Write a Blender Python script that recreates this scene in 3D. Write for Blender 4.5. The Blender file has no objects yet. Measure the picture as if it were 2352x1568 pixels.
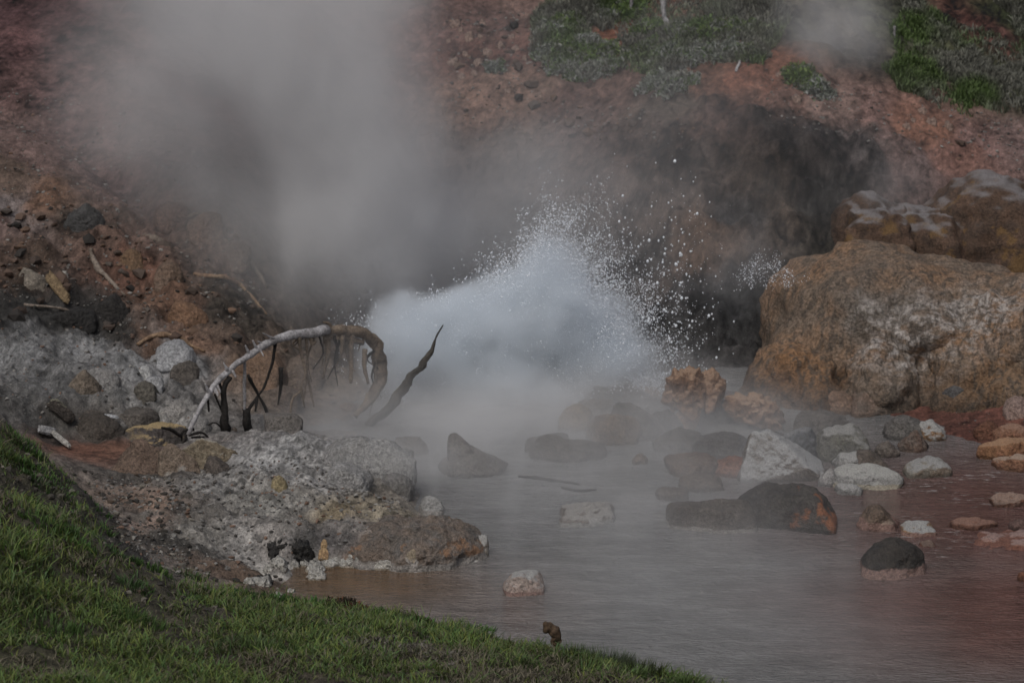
import bpy, bmesh, math, random
import numpy as np
from mathutils import Vector

R = math.radians
scene = bpy.context.scene
COL = scene.collection

# ------------------------------------------------------------------ camera
CAM_H, PITCH, LENS = 7.5, 14.0, 100.0
PW, PH = 2352.0, 1568.0
cam_d = bpy.data.cameras.new("camera")
cam = bpy.data.objects.new("camera", cam_d)
COL.objects.link(cam)
cam.location = (0, 0, CAM_H)
cam.rotation_euler = (R(90 - PITCH), 0, 0)
cam_d.lens = LENS
cam_d.sensor_width = 36
cam_d.clip_start, cam_d.clip_end = 0.1, 1000
cam_d.dof.use_dof = True
cam_d.dof.focus_distance = 22.5
cam_d.dof.aperture_fstop = 2.7
scene.camera = cam

# ------------------------------------------------------------------ world, sun, exposure
SUN_EL, SUN_AZ = 55.0, 205.0
world = bpy.data.worlds.new("World")
scene.world = world
world.use_nodes = True
wt = world.node_tree
wt.nodes.clear()
wo = wt.nodes.new("ShaderNodeOutputWorld")
wb = wt.nodes.new("ShaderNodeBackground")
sky = wt.nodes.new("ShaderNodeTexSky")
sky.sky_type = 'NISHITA'
sky.sun_disc = False
sky.sun_elevation = R(SUN_EL)
sky.sun_rotation = R(SUN_AZ)
sky.dust_density = 4.0
sky.ozone_density = 0.6
hs = wt.nodes.new("ShaderNodeHueSaturation")        # grey overcast sky: most of the blue taken out
hs.inputs["Saturation"].default_value = 0.62
wt.links.new(sky.outputs[0], hs.inputs["Color"])
wt.links.new(hs.outputs[0], wb.inputs["Color"])
wb.inputs["Strength"].default_value = 0.1
wt.links.new(wb.outputs[0], wo.inputs["Surface"])
sd = bpy.data.lights.new("sun", 'SUN')
sun = bpy.data.objects.new("sun", sd)
COL.objects.link(sun)
sd.energy = 1.1
sd.angle = R(25)
sd.color = (1.0, 0.98, 0.955)
sun.location = (0, 0, 30)
sun.rotation_euler = (R(90 - SUN_EL), 0, R(180 - SUN_AZ))   # the lamp stands where the sky's sun is: high behind the camera, a little left
scene.view_settings.view_transform = 'Standard'
scene.view_settings.look = 'None'
scene.view_settings.gamma = 1.0
scene.view_settings.exposure = -0.22
cy = scene.cycles
cy.use_denoising = True
cy.max_bounces = 9
cy.diffuse_bounces = 3
cy.volume_bounces = 5
cy.transparent_max_bounces = 8
cy.volume_step_rate = 1.35
cy.volume_max_steps = 256
cy.sample_clamp_indirect = 4

# ------------------------------------------------------------------ pixel (2352 wide) <-> place
CP, SP = math.cos(R(PITCH)), math.sin(R(PITCH))
K = 36.0 / LENS / PW

def ray(px, py):
    x, y = (px - PW / 2) * K, (PH / 2 - py) * K
    return Vector((x, CP + y * SP, -SP + y * CP))

def at_z(px, py, z=0.0):
    d = ray(px, py)
    t = (z - CAM_H) / d.z
    return Vector((d.x * t, d.y * t, z))

def at_y(px, py, Y):
    d = ray(px, py)
    t = Y / d.y
    return Vector((d.x * t, Y, CAM_H + d.z * t))

def mpp(p):                                   # metres per pixel at a place
    return (p.y * CP - (p.z - CAM_H) * SP) * K

def to_px(x, y, z):
    dz = z - CAM_H
    t = y * CP - dz * SP
    v = y * SP + dz * CP
    return PW / 2 + x / t / K, PH / 2 - v / t / K

# ------------------------------------------------------------------ noise
def _hash(ix, iy, iz, seed):
    with np.errstate(over='ignore'):
        h = (ix.astype(np.uint32) * np.uint32(374761393) + iy.astype(np.uint32) * np.uint32(668265263)
             + iz.astype(np.uint32) * np.uint32(2147483647 - 58) + np.uint32((seed * 974711) & 0xffffffff))
        h = (h ^ (h >> np.uint32(13))) * np.uint32(1274126177)
        h = (h ^ (h >> np.uint32(16))) * np.uint32(2246822519)
        h ^= h >> np.uint32(15)
    return (h & np.uint32(0xffffff)).astype(np.float32) / np.float32(0x7fffff) - np.float32(1)

def vnoise(p, seed=0):
    f = np.floor(p)
    i = f.astype(np.int64)
    t = (p - f).astype(np.float32)
    t = t * t * t * (t * (t * 6 - 15) + 10)
    x, y, z = i[:, 0], i[:, 1], i[:, 2]
    def c(a, b, d): return _hash(x + a, y + b, z + d, seed)
    tx, ty, tz = t[:, 0], t[:, 1], t[:, 2]
    a = c(0,0,0) * (1-tx) + c(1,0,0) * tx
    b = c(0,1,0) * (1-tx) + c(1,1,0) * tx
    e = c(0,0,1) * (1-tx) + c(1,0,1) * tx
    g = c(0,1,1) * (1-tx) + c(1,1,1) * tx
    return (a*(1-ty) + b*ty) * (1-tz) + (e*(1-ty) + g*ty) * tz

def fbm(p, octs=4, seed=0, gain=0.5):
    s, a = 0.0, 1.0
    p = np.asarray(p, dtype=np.float64)
    for o in range(octs):
        s = s + a * vnoise(p * (2.03 ** o) + o * 17.3, seed + o)
        a *= gain
    return s

def sstep(a, b, x):
    t = np.clip((x - a) / (b - a), 0, 1)
    return t * t * (3 - 2 * t)

# ------------------------------------------------------------------ object helpers
def tag(o, label=None, cat=None, group=None, kind=None):
    if label: o['label'] = label
    if cat: o['category'] = cat
    if group: o['group'] = group
    if kind: o['kind'] = kind
    return o

def empty(name, loc, label, cat, group=None, kind=None):
    o = bpy.data.objects.new(name, None)
    o.empty_display_size = 0.1
    COL.objects.link(o)
    o.location = loc
    return tag(o, label, cat, group, kind)

def mesh_np(name, v, f, mat=None, parent=None, smooth=True, loc=(0, 0, 0)):
    """v: n x 3 array, f: m x k int array (k = 3 or 4) or a list of such arrays"""
    fs = f if isinstance(f, list) else [f]
    me = bpy.data.meshes.new(name)
    n = len(v)
    loops = np.concatenate([a.ravel() for a in fs]).astype(np.int32)
    tot = np.concatenate([np.full(len(a), a.shape[1], dtype=np.int32) for a in fs])
    st = np.concatenate([[0], np.cumsum(tot)[:-1]]).astype(np.int32)
    me.vertices.add(n)
    me.vertices.foreach_set("co", np.ascontiguousarray(v, dtype=np.float32).ravel())
    me.loops.add(len(loops))
    me.loops.foreach_set("vertex_index", loops)
    me.polygons.add(len(tot))
    me.polygons.foreach_set("loop_start", st)
    me.polygons.foreach_set("loop_total", tot)
    me.polygons.foreach_set("use_smooth", np.full(len(tot), smooth, dtype=bool))
    me.update(calc_edges=True)
    me.validate()
    if mat: me.materials.append(mat)
    o = bpy.data.objects.new(name, me)
    COL.objects.link(o)
    o.location = loc
    if parent: o.parent = parent
    return o

def set_color(o, name, rgb):
    a = o.data.color_attributes.new(name, 'FLOAT_COLOR', 'POINT')
    c = np.ones((len(rgb), 4), dtype=np.float32)
    c[:, :3] = rgb
    a.data.foreach_set("color", c.ravel())

_ico = {}
def ico(n):
    if n not in _ico:
        bm = bmesh.new()
        bmesh.ops.create_icosphere(bm, subdivisions=n, radius=1)
        bm.verts.ensure_lookup_table()
        v = np.array([x.co[:] for x in bm.verts])
        f = np.array([[x.index for x in q.verts] for q in bm.faces])
        bm.free()
        _ico[n] = (v, f)
    return _ico[n]

# ------------------------------------------------------------------ node helpers
class NB:
    def __init__(s, name):
        s.m = bpy.data.materials.new(name)
        s.m.use_nodes = True
        s.t = s.m.node_tree
        s.t.nodes.clear()
        s.out = s.t.nodes.new("ShaderNodeOutputMaterial")
    def n(s, typ, **kw):
        x = s.t.nodes.new(typ)
        for k, v in kw.items(): setattr(x, k, v)
        return x
    def put(s, sock, v):
        if isinstance(v, bpy.types.NodeSocket): s.t.links.new(v, sock)
        elif v is not None:
            if hasattr(sock, "default_value"):
                try: sock.default_value = v
                except Exception: sock.default_value = (*v, 1.0)
    def math(s, op, a, b=None, c=None, clamp=False):
        x = s.n("ShaderNodeMath", operation=op, use_clamp=clamp)
        for i, v in enumerate((a, b, c)):
            if v is not None: s.put(x.inputs[i], v)
        return x.outputs[0]
    def vmath(s, op, a, b=None, scale=None):
        x = s.n("ShaderNodeVectorMath", operation=op)
        s.put(x.inputs[0], a)
        if b is not None: s.put(x.inputs[1], b)
        if scale is not None: s.put(x.inputs[3], scale)
        return x.outputs["Value"] if op in ('LENGTH', 'DISTANCE', 'DOT_PRODUCT') else x.outputs[0]
    def noise(s, vec, scale, detail=4, rough=0.55, dist=0.0, color=False):
        x = s.n("ShaderNodeTexNoise")
        s.put(x.inputs["Vector"], vec)
        x.inputs["Scale"].default_value = scale
        x.inputs["Detail"].default_value = detail
        x.inputs["Roughness"].default_value = rough
        x.inputs["Distortion"].default_value = dist
        return x.outputs["Color" if color else "Fac"]
    def ramp(s, v, a, b, lo=0.0, hi=1.0):
        x = s.n("ShaderNodeMapRange", interpolation_type='SMOOTHSTEP')
        s.put(x.inputs[0], v)
        for i, q in enumerate((a, b, lo, hi)): s.put(x.inputs[i + 1], q)
        return x.outputs[0]
    def mix(s, fac, a, b, mode='MIX'):
        x = s.n("ShaderNodeMix", data_type='RGBA', blend_type=mode)
        s.put(x.inputs[0], fac)
        s.put(x.inputs[6], a if isinstance(a, bpy.types.NodeSocket) else (*a, 1))
        s.put(x.inputs[7], b if isinstance(b, bpy.types.NodeSocket) else (*b, 1))
        return x.outputs[2]
    def coord(s, which="Object"):
        return s.n("ShaderNodeTexCoord").outputs[which]
    def sep(s, v):
        x = s.n("ShaderNodeSeparateXYZ")
        s.put(x.inputs[0], v)
        return x.outputs
    def bump(s, h, strength=0.5, dist=0.02):
        x = s.n("ShaderNodeBump")
        x.inputs["Strength"].default_value = strength
        x.inputs["Distance"].default_value = dist
        s.put(x.inputs["Height"], h)
        return x.outputs[0]
    def surf(s, color, rough=0.8, normal=None, spec=0.3):
        p = s.n("ShaderNodeBsdfPrincipled")
        s.put(p.inputs["Base Color"], color if isinstance(color, bpy.types.NodeSocket) else (*color, 1))
        s.put(p.inputs["Roughness"], rough)
        p.inputs["Specular IOR Level"].default_value = spec
        if normal is not None: s.put(p.inputs["Normal"], normal)
        s.t.links.new(p.outputs[0], s.out.inputs["Surface"])
        return p
    def volume(s, density, color=(0.9, 0.9, 0.9), aniso=0.0):
        p = s.n("ShaderNodeVolumePrincipled")
        p.inputs["Color"].default_value = (*color, 1)
        p.inputs["Anisotropy"].default_value = aniso
        s.put(p.inputs["Density"], density)
        s.t.links.new(p.outputs[0], s.out.inputs["Volume"])
        return p

# ------------------------------------------------------------------ ground sheet
# control points: pixel in the frame and how far away the ground is there
LAND = [  # (px, py, Y)
    # grassy near bank
    (-300,1568,16.0),(0,1568,16.6),(400,1568,17.0),(800,1568,17.5),(1200,1568,18.0),(1450,1568,18.7),
    (0,1300,18.5),(300,1400,18.8),(600,1450,18.9),(900,1480,18.9),(-300,1300,18.2),
    (0,1150,19.8),(0,1000,21.5),(0,972,21.8),(-300,950,21.5),
    (100,1050,21.8),(250,1200,21.1),(350,1290,20.8),(450,1330,20.8),(700,1392,20.9),(850,1414,20.7),(1000,1445,20.4),(1100,1460,20.2),
    (1300,1512,19.8),(1500,1556,19.4),(1620,1568,19.2),
    # dark soil and grey ledge
    (150,1120,22.6),(330,1150,22.9),(300,1230,21.9),(480,1200,22.55),(420,1280,21.6),(560,1290,21.9),
    (400,1095,23.7),(500,1085,24.0),(560,1040,24.4),(650,998,24.7),(740,1010,24.7),(800,1040,24.4),(700,1100,23.7),(600,1150,23.1),
    (700,1200,22.75),(850,1190,22.9),(800,1110,23.95),(900,1160,23.35),(890,1090,24.3),(950,1200,22.9),(1030,1225,22.65),
    # trickle behind the bank
    (200,1035,25.0),(300,1050,24.8),(120,1000,25.3),
    # grey lumpy bank on the left
    (100,920,25.6),(250,980,25.6),(400,990,25.8),(560,960,26.3),(650,965,26.6),(0,850,26.0),(0,720,26.8),(200,850,26.3),
    (150,780,26.9),(300,850,26.6),(300,760,27.2),(420,900,26.3),(-300,720,26.4),
    # brown slope above it
    (0,600,27.8),(0,500,28.6),(0,300,30.3),(0,100,32.2),(0,0,33.2),(-300,500,28.2),(-300,200,30.8),(-300,0,32.7),
    (300,650,28.0),(300,500,29.0),(300,300,30.6),(300,100,32.4),(300,-100,34.2),
    (500,900,26.7),(500,800,27.3),(500,650,28.2),(500,450,29.4),(500,200,31.6),(600,880,27.0),
    (700,900,27.6),(700,800,28.3),(700,600,29.6),(700,400,31.0),(700,150,33.0),
    # behind the spring
    (1000,830,29.1),(1150,830,29.3),(1150,600,30.6),(1150,400,31.6),(1150,200,32.8),(1150,50,34.0),(1150,-100,35.4),
    (1400,800,29.2),(1400,600,30.2),(1400,400,31.0),(1400,250,32.0),(1400,100,33.4),(1400,0,34.3),
    # wall of the dark recess
    (1650,835,29.0),(1650,700,29.5),(1650,560,30.0),(1650,420,30.5),(1650,310,30.9),(1700,245,31.4),(1700,150,32.2),(1700,0,33.8),(1700,-150,35.2),
    (1850,700,29.7),(1850,560,30.1),(1850,420,30.6),(1850,320,30.9),(1850,255,31.5),(1850,150,32.3),
    (2100,600,30.4),(2100,480,30.7),(2100,400,31.0),(2100,300,31.7),(2100,200,32.6),(2100,50,34.2),
    (2352,620,30.4),(2352,480,30.9),(2352,380,31.4),(2352,300,32.1),(2352,150,33.6),(2352,0,35.0),(2600,400,31.2),(2600,100,34.2),
    (2000,850,28.9),(2200,850,28.7),(2400,840,28.6),(2600,850,27.9),
    # red crusted bank at the right
    (2352,915,26.9),(2280,940,26.9),(2500,950,26.4),(2352,980,26.4),(2352,1018,25.9),(2500,1100,24.6),(2600,1250,22.8),(2450,1230,23.0),
]
SHORE = [(1700,1590),(1560,1574),(1300,1520),(1100,1455),(950,1415),(850,1398),(740,1372),(660,1352),(600,1330),(640,1308),(700,1295),(800,1303),
         (900,1308),(1000,1304),(1075,1294),(1105,1268),(1085,1240),(1000,1200),(955,1165),(940,1110),(935,1050),(870,1015),(800,1000),
         (760,985),(800,955),(870,925),(930,895),(1020,870),(1150,865),(1300,865),(1500,870),(1650,880),(1750,920),(1900,940),(2050,950),
         (2140,975),(2200,1000),(2280,1030),(2352,1058),(2430,1120),(2430,1200),(2480,1300)]
BED = [(1000,950),(1200,950),(1400,950),(1600,960),(1800,990),(2000,1010),(2150,1040),(1100,1050),(1300,1060),(1500,1080),(1700,1100),
       (1900,1130),(2100,1140),(2280,1130),(1050,1150),(1250,1200),(1500,1220),(1750,1270),(2000,1280),(2250,1300),(1180,1300),(1000,1350),
       (820,1340),(1200,1400),(1450,1420),(1700,1450),(2000,1420),(2300,1450),(1650,1530),(1900,1550),(2300,1560),(850,1325),(900,1345),(950,1335),(960,1365),(1040,1325),(790,1322),(1120,1310),(880,1365),(720,1325),(2050,1700),(2450,1700)]
LEDGE = [(640,1285,22.2),(660,1262,22.4),(760,1262,22.5),(860,1262,22.5),(950,1265,22.5),(1040,1265,22.55),(700,1235,22.5),(800,1235,22.5),(900,1235,22.5),(990,1235,22.55),(1060,1243,22.6),(560,1300,21.9)]
pts = [at_y(*p) for p in LAND] + [at_y(*p) for p in LEDGE] + [at_z(a, b, 0.0) for a, b in SHORE] + [at_z(a, b, 0) - Vector((0, 0, 0.2)) for a, b in BED]
pts = np.array([p[:] for p in pts])

def base_z(x, y):
    hill = np.minimum(0.62 * (y - 29.0), 30)
    bank = 0.3 + 0.285 * (19.5 - y)
    side = 1.4 * sstep(-3.0, -5.5, x) - 0.0 * x
    outer = 0.35 * np.maximum(np.abs(x) - 8.0, 0)
    return np.minimum(np.maximum(np.maximum(hill, bank), -0.22 + side) + outer, 32)

def tps_fit(P, v, lam=2e-4):
    n = len(P)
    d2 = ((P[:, None] - P[None]) ** 2).sum(-1)
    Kk = 0.5 * d2 * np.log(d2 + 1e-12)
    A = np.zeros((n + 3, n + 3))
    A[:n, :n] = Kk + lam * np.eye(n)
    A[:n, n] = 1; A[:n, n+1:] = P
    A[n, :n] = 1; A[n+1:, :n] = P.T
    return np.linalg.solve(A, np.concatenate([v, np.zeros(3)]))

PXY = pts[:, :2]
TPS = tps_fit(PXY, pts[:, 2] - base_z(PXY[:, 0], PXY[:, 1]))

def smooth_z(x, y):
    out = np.zeros(len(x))
    n = len(PXY)
    for s in range(0, len(x), 40000):
        a, b = x[s:s+40000], y[s:s+40000]
        d2 = (a[:, None] - PXY[:, 0]) ** 2 + (b[:, None] - PXY[:, 1]) ** 2
        r = (0.5 * d2 * np.log(d2 + 1e-12)) @ TPS[:n] + TPS[n] + TPS[n+1] * a + TPS[n+2] * b
        w = sstep(9.5, 6.0, np.abs(a)) * sstep(13.5, 16.5, b) * sstep(40, 35.5, b)
        out[s:s+40000] = base_z(a, b) + r * w
    return out

def axis(lo, hi, step, far_lo, far_hi, grow=1.16):
    c = list(np.arange(lo, hi + 1e-6, step))
    a, s = lo, step
    L = []
    while a > far_lo:
        s *= grow; a -= s; L.append(a)
    a, s = hi, step
    Rr = []
    while a < far_hi:
        s *= grow; a += s; Rr.append(a)
    return np.array(L[::-1] + c + Rr)

GX = axis(-6.3, 6.3, 0.024, -130, 130)
GY = axis(15.8, 36.0, 0.024, -25, 170)
NX, NY = len(GX), len(GY)
XX, YY = np.meshgrid(GX, GY)
tx, ty = XX.ravel(), YY.ravel()
tz = smooth_z(tx, ty)

# albedo and roughness of the ground, by place: (px, py, rgb, fine relief m, lump relief m)
GROUND = [
    # near bank under the grass
    (0,1568,(.045,.042,.025),.012,.03),(400,1500,(.05,.045,.028),.012,.03),(800,1520,(.06,.05,.035),.012,.03),(1200,1540,(.07,.06,.045),.012,.03),
    (1500,1560,(.05,.045,.028),.012,.02),(0,1250,(.045,.042,.025),.015,.04),(300,1350,(.05,.045,.03),.012,.03),(700,1420,(.045,.04,.025),.012,.03),
    (0,1050,(.045,.04,.025),.015,.04),(1000,1440,(.04,.033,.02),.012,.03),(150,1150,(.045,.042,.03),.02,.04),
    # dark soil slope
    (200,1150,(.055,.05,.042),.025,.04),(270,1210,(.05,.046,.042),.025,.04),(330,1180,(.10,.092,.082),.02,.03),(300,1270,(.04,.037,.033),.025,.04),
    (370,1300,(.10,.09,.078),.018,.02),(340,1165,(.22,.15,.11),.015,.02),(360,1200,(.20,.145,.115),.015,.02),(420,1260,(.05,.046,.04),.02,.03),(540,1310,(.13,.09,.065),.02,.02),
    (430,1320,(.19,.155,.13),.012,.01),(600,1330,(.12,.085,.06),.012,.01),
    # grey ledge
    (450,1180,(.11,.10,.088),.022,.02),(520,1120,(.22,.21,.195),.02,.02),(600,1150,(.235,.225,.20),.02,.02),(700,1150,(.25,.235,.21),.02,.02),
    (480,1240,(.24,.225,.20),.015,.02),(560,1250,(.27,.255,.235),.012,.02),(620,1240,(.25,.23,.21),.014,.02),(700,1250,(.10,.095,.09),.02,.03),
    (760,1240,(.13,.12,.115),.02,.03),(800,1200,(.22,.20,.18),.02,.02),(780,1170,(.20,.16,.10),.02,.02),(870,1180,(.22,.19,.14),.02,.02),
    (650,1040,(.30,.295,.285),.02,.03),(720,1080,(.29,.28,.265),.02,.03),(820,1050,(.26,.255,.25),.02,.03),(600,1010,(.22,.21,.2),.02,.03),
    (900,1130,(.17,.15,.125),.02,.03),(900,1250,(.24,.155,.10),.02,.03),(1000,1240,(.21,.14,.09),.02,.03),(1070,1250,(.09,.085,.08),.015,.03),
    # trickle
    (200,1035,(.15,.07,.045),.004,.005),(280,1035,(.14,.07,.045),.004,.005),(330,1090,(.09,.08,.07),.015,.02),(130,990,(.05,.04,.035),.02,.04),
    # grey bank
    (60,800,(.19,.19,.188),.03,.06),(200,790,(.2,.2,.198),.035,.06),(120,870,(.13,.128,.125),.03,.06),(250,900,(.16,.157,.15),.035,.07),(60,930,(.09,.087,.082),.03,.06),
    (150,960,(.06,.056,.05),.03,.06),(300,830,(.21,.21,.208),.03,.06),(380,820,(.30,.305,.31),.03,.08),(430,850,(.2,.2,.2),.03,.1),(400,900,(.13,.125,.12),.03,.1),(350,940,(.25,.24,.225),.03,.06),
    (420,950,(.24,.23,.215),.03,.06),(250,970,(.09,.08,.07),.03,.05),(560,960,(.12,.11,.1),.02,.04),(480,960,(.16,.15,.14),.02,.04),
    # dark crust between grey and brown
    (0,700,(.035,.033,.03),.03,.06),(100,712,(.03,.029,.027),.035,.06),(200,720,(.03,.028,.026),.04,.08),(270,750,(.035,.032,.028),.04,.08),(330,790,(.10,.06,.04),.03,.06),
    # brown slope
    (0,600,(.12,.075,.055),.03,.06),(80,630,(.075,.05,.035),.03,.07),(0,500,(.13,.08,.068),.025,.05),(40,480,(.22,.185,.175),.025,.05),(130,450,(.17,.095,.06),.02,.03),
    (0,400,(.14,.095,.07),.015,.02),(0,300,(.17,.11,.095),.012,.02),(100,350,(.18,.115,.1),.012,.02),(100,200,(.10,.055,.05),.012,.03),(0,100,(.09,.045,.043),.012,.03),(50,0,(.07,.035,.035),.012,.03),
    (200,300,(.15,.09,.082),.012,.02),(300,400,(.16,.10,.09),.018,.03),(350,460,(.155,.10,.085),.02,.04),(200,500,(.09,.065,.05),.03,.06),(250,560,(.13,.08,.06),.03,.07),
    (330,560,(.15,.095,.075),.03,.07),(300,620,(.15,.075,.05),.03,.06),(380,680,(.17,.095,.06),.025,.05),(450,580,(.11,.075,.06),.03,.08),(520,560,(.14,.09,.07),.03,.08),
    (420,700,(.14,.085,.06),.025,.06),(480,700,(.075,.062,.05),.025,.06),(560,700,(.10,.082,.065),.025,.06),(450,780,(.17,.1,.065),.025,.05),(540,780,(.11,.075,.055),.025,.06),
    (560,860,(.16,.105,.07),.03,.07),(640,860,(.15,.1,.075),.03,.07),(620,900,(.11,.085,.065),.03,.06),(700,850,(.13,.1,.075),.03,.06),(500,450,(.12,.08,.07),.02,.04),
    (500,200,(.12,.07,.065),.015,.03),(650,600,(.10,.08,.07),.02,.05),(800,600,(.09,.075,.065),.02,.05),(700,300,(.11,.075,.065),.02,.04),
    # far slope behind the steam
    (1000,100,(.18,.10,.085),.02,.04),(1100,50,(.15,.085,.07),.02,.05),(1100,200,(.24,.14,.10),.02,.04),(1080,130,(.16,.07,.05),.02,.04),(1180,130,(.13,.06,.045),.02,.04),(1150,190,(.25,.15,.11),.02,.04),
    (1250,200,(.22,.14,.105),.02,.04),(1300,230,(.11,.062,.05),.02,.04),(1400,210,(.16,.095,.075),.02,.04),(1350,160,(.10,.062,.05),.02,.04),(1430,70,(.24,.09,.045),.015,.03),
    (1300,50,(.07,.06,.045),.02,.04),(1250,20,(.2,.12,.095),.02,.04),(1330,15,(.08,.055,.05),.02,.04),(1500,120,(.08,.07,.05),.02,.04),(1600,180,(.17,.085,.055),.02,.04),(1550,230,(.09,.07,.055),.02,.04),
    (1700,180,(.24,.10,.06),.02,.04),(1750,140,(.2,.085,.05),.02,.04),(1800,220,(.22,.12,.09),.02,.04),(1900,235,(.25,.16,.13),.015,.03),(2000,260,(.25,.145,.12),.015,.03),(2130,300,(.26,.12,.075),.015,.03),
    (2250,330,(.24,.14,.12),.015,.03),(2352,330,(.2,.13,.115),.015,.03),(2200,350,(.24,.12,.09),.02,.04),(2060,340,(.2,.13,.115),.02,.04),(1350,300,(.12,.08,.07),.02,.04),(1150,350,(.13,.1,.085),.02,.04),
    (1200,600,(.08,.07,.06),.02,.05),(1450,600,(.05,.045,.042),.03,.08),
    # steep wet wall; shade of the undercut also put into its colour
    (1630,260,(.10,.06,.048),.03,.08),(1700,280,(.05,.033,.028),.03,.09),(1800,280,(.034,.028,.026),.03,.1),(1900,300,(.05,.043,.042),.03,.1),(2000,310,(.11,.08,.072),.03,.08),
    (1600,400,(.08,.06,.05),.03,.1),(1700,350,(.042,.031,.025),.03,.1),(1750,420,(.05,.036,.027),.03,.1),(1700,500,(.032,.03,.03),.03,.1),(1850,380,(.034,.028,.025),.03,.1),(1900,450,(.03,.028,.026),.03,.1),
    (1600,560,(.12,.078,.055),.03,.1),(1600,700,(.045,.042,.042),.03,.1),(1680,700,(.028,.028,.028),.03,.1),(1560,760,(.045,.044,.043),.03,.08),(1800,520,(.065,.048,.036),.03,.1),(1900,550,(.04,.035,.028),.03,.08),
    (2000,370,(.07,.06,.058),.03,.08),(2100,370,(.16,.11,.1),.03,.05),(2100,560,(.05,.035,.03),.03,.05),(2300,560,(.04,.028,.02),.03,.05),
    # upper right grass ground
    (2150,80,(.06,.07,.035),.02,.05),(2250,150,(.06,.07,.035),.02,.05),(2330,220,(.06,.065,.035),.02,.05),(2060,60,(.06,.065,.04),.02,.05),(2230,50,(.10,.04,.03),.02,.04),(2290,80,(.1,.045,.035),.02,.04),(2340,30,(.04,.05,.022),.02,.05),
    (1950,100,(.09,.08,.06),.02,.05),(1800,60,(.08,.08,.055),.02,.05),
    # right bank
    (2200,960,(.10,.04,.028),.02,.03),(2300,930,(.13,.05,.035),.02,.03),(2352,900,(.16,.075,.055),.02,.03),(2352,1000,(.12,.05,.032),.02,.03),(2250,1000,(.09,.035,.025),.02,.03),
    # pond bed
    (1200,1000,(.09,.08,.07),.01,.02),(1500,1200,(.10,.09,.08),.01,.02),(2000,1200,(.12,.06,.05),.01,.02),(2250,1200,(.13,.06,.05),.01,.02),(2200,1450,(.12,.07,.06),.01,.02),(1500,1450,(.12,.10,.09),.01,.02),(800,1340,(.17,.09,.04),.008,.01),
]

# smooth height lookup on a coarse even grid, for ray casting
HX = np.arange(-8, 8.01, 0.05); HY = np.arange(14, 40.01, 0.05)
hx, hy = np.meshgrid(HX, HY)
HZ = smooth_z(hx.ravel(), hy.ravel()).reshape(hx.shape)

def ground_smooth(x, y):
    fx = np.clip((np.asarray(x) + 8) / 0.05, 0, len(HX) - 1.001)
    fy = np.clip((np.asarray(y) - 14) / 0.05, 0, len(HY) - 1.001)
    i, j = fx.astype(int), fy.astype(int)
    a, b = fx - i, fy - j
    return (HZ[j, i] * (1-a) + HZ[j, i+1] * a) * (1-b) + (HZ[j+1, i] * (1-a) + HZ[j+1, i+1] * a) * b

_T = np.arange(14.5, 48, 0.012)
def hit_with(fn, px, py):
    d = ray(px, py)
    x, y, z = d.x * _T, d.y * _T, CAM_H + d.z * _T
    ok = fn(x, y) >= z
    k = int(np.argmax(ok)) if ok.any() else len(_T) - 1
    return Vector((x[k], y[k], float(fn(x[k:k+1], y[k:k+1])[0])))

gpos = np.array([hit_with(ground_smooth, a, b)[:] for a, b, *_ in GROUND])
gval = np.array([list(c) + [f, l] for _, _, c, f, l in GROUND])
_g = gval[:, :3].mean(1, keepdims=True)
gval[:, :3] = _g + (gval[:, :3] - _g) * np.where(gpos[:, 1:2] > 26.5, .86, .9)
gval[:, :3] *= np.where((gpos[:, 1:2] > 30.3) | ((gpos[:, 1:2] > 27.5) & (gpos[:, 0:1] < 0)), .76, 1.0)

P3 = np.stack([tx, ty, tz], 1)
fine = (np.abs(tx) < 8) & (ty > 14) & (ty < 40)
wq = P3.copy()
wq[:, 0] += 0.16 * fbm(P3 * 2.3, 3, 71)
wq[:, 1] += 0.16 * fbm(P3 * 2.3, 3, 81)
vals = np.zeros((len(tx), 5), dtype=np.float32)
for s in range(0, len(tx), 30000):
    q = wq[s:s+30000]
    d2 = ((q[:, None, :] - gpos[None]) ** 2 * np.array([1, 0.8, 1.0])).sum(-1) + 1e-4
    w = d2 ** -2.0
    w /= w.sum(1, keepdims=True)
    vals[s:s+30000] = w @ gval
relief_f, relief_l = vals[:, 3], vals[:, 4]
lump = fbm(P3 * 2.6, 3, 5)
lump2 = 1 - 2 * np.abs(fbm(P3 * 4.1, 3, 9))               # ridged
fine1 = fbm(P3 * 11, 4, 21, 0.6)
pit = np.maximum(fbm(P3 * 16, 2, 33), 0)
below = sstep(0.02, -0.1, tz)
near = sstep(60, 45, np.abs(ty)) * sstep(30, 15, np.abs(tx))
blk = fbm(P3 * 3.3 + 40, 2, 17)
blk2 = np.floor(blk * 3.2 + 0.3 * fine1) / 3.2                 # stepped: broken ledges and clods
far_soft = 1 - 0.45 * sstep(27.5, 31, ty)
dz = relief_l * (0.9 * lump + 0.4 * lump2 + 0.8 * blk2) + relief_f * far_soft * (0.8 * fine1 - 0.6 * pit) * (1 + .7 * sstep(25.6, 24.8, ty))
shore_fade = 0.35 + 0.65 * sstep(0.0, 0.25, np.abs(tz))
tz2 = tz + dz * near * shore_fade * (1 - 0.7 * below)
tz2 += (1 - near) * 1.5 * fbm(P3 * 0.06, 3, 3)
TZ = tz2.reshape(NY, NX)

def ground(x, y):
    x, y = np.atleast_1d(x), np.atleast_1d(y)
    i = np.clip(np.searchsorted(GX, x) - 1, 0, NX - 2)
    j = np.clip(np.searchsorted(GY, y) - 1, 0, NY - 2)
    a = (x - GX[i]) / (GX[i+1] - GX[i])
    b = (y - GY[j]) / (GY[j+1] - GY[j])
    return (TZ[j, i] * (1-a) + TZ[j, i+1] * a) * (1-b) + (TZ[j+1, i] * (1-a) + TZ[j+1, i+1] * a) * b

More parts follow.
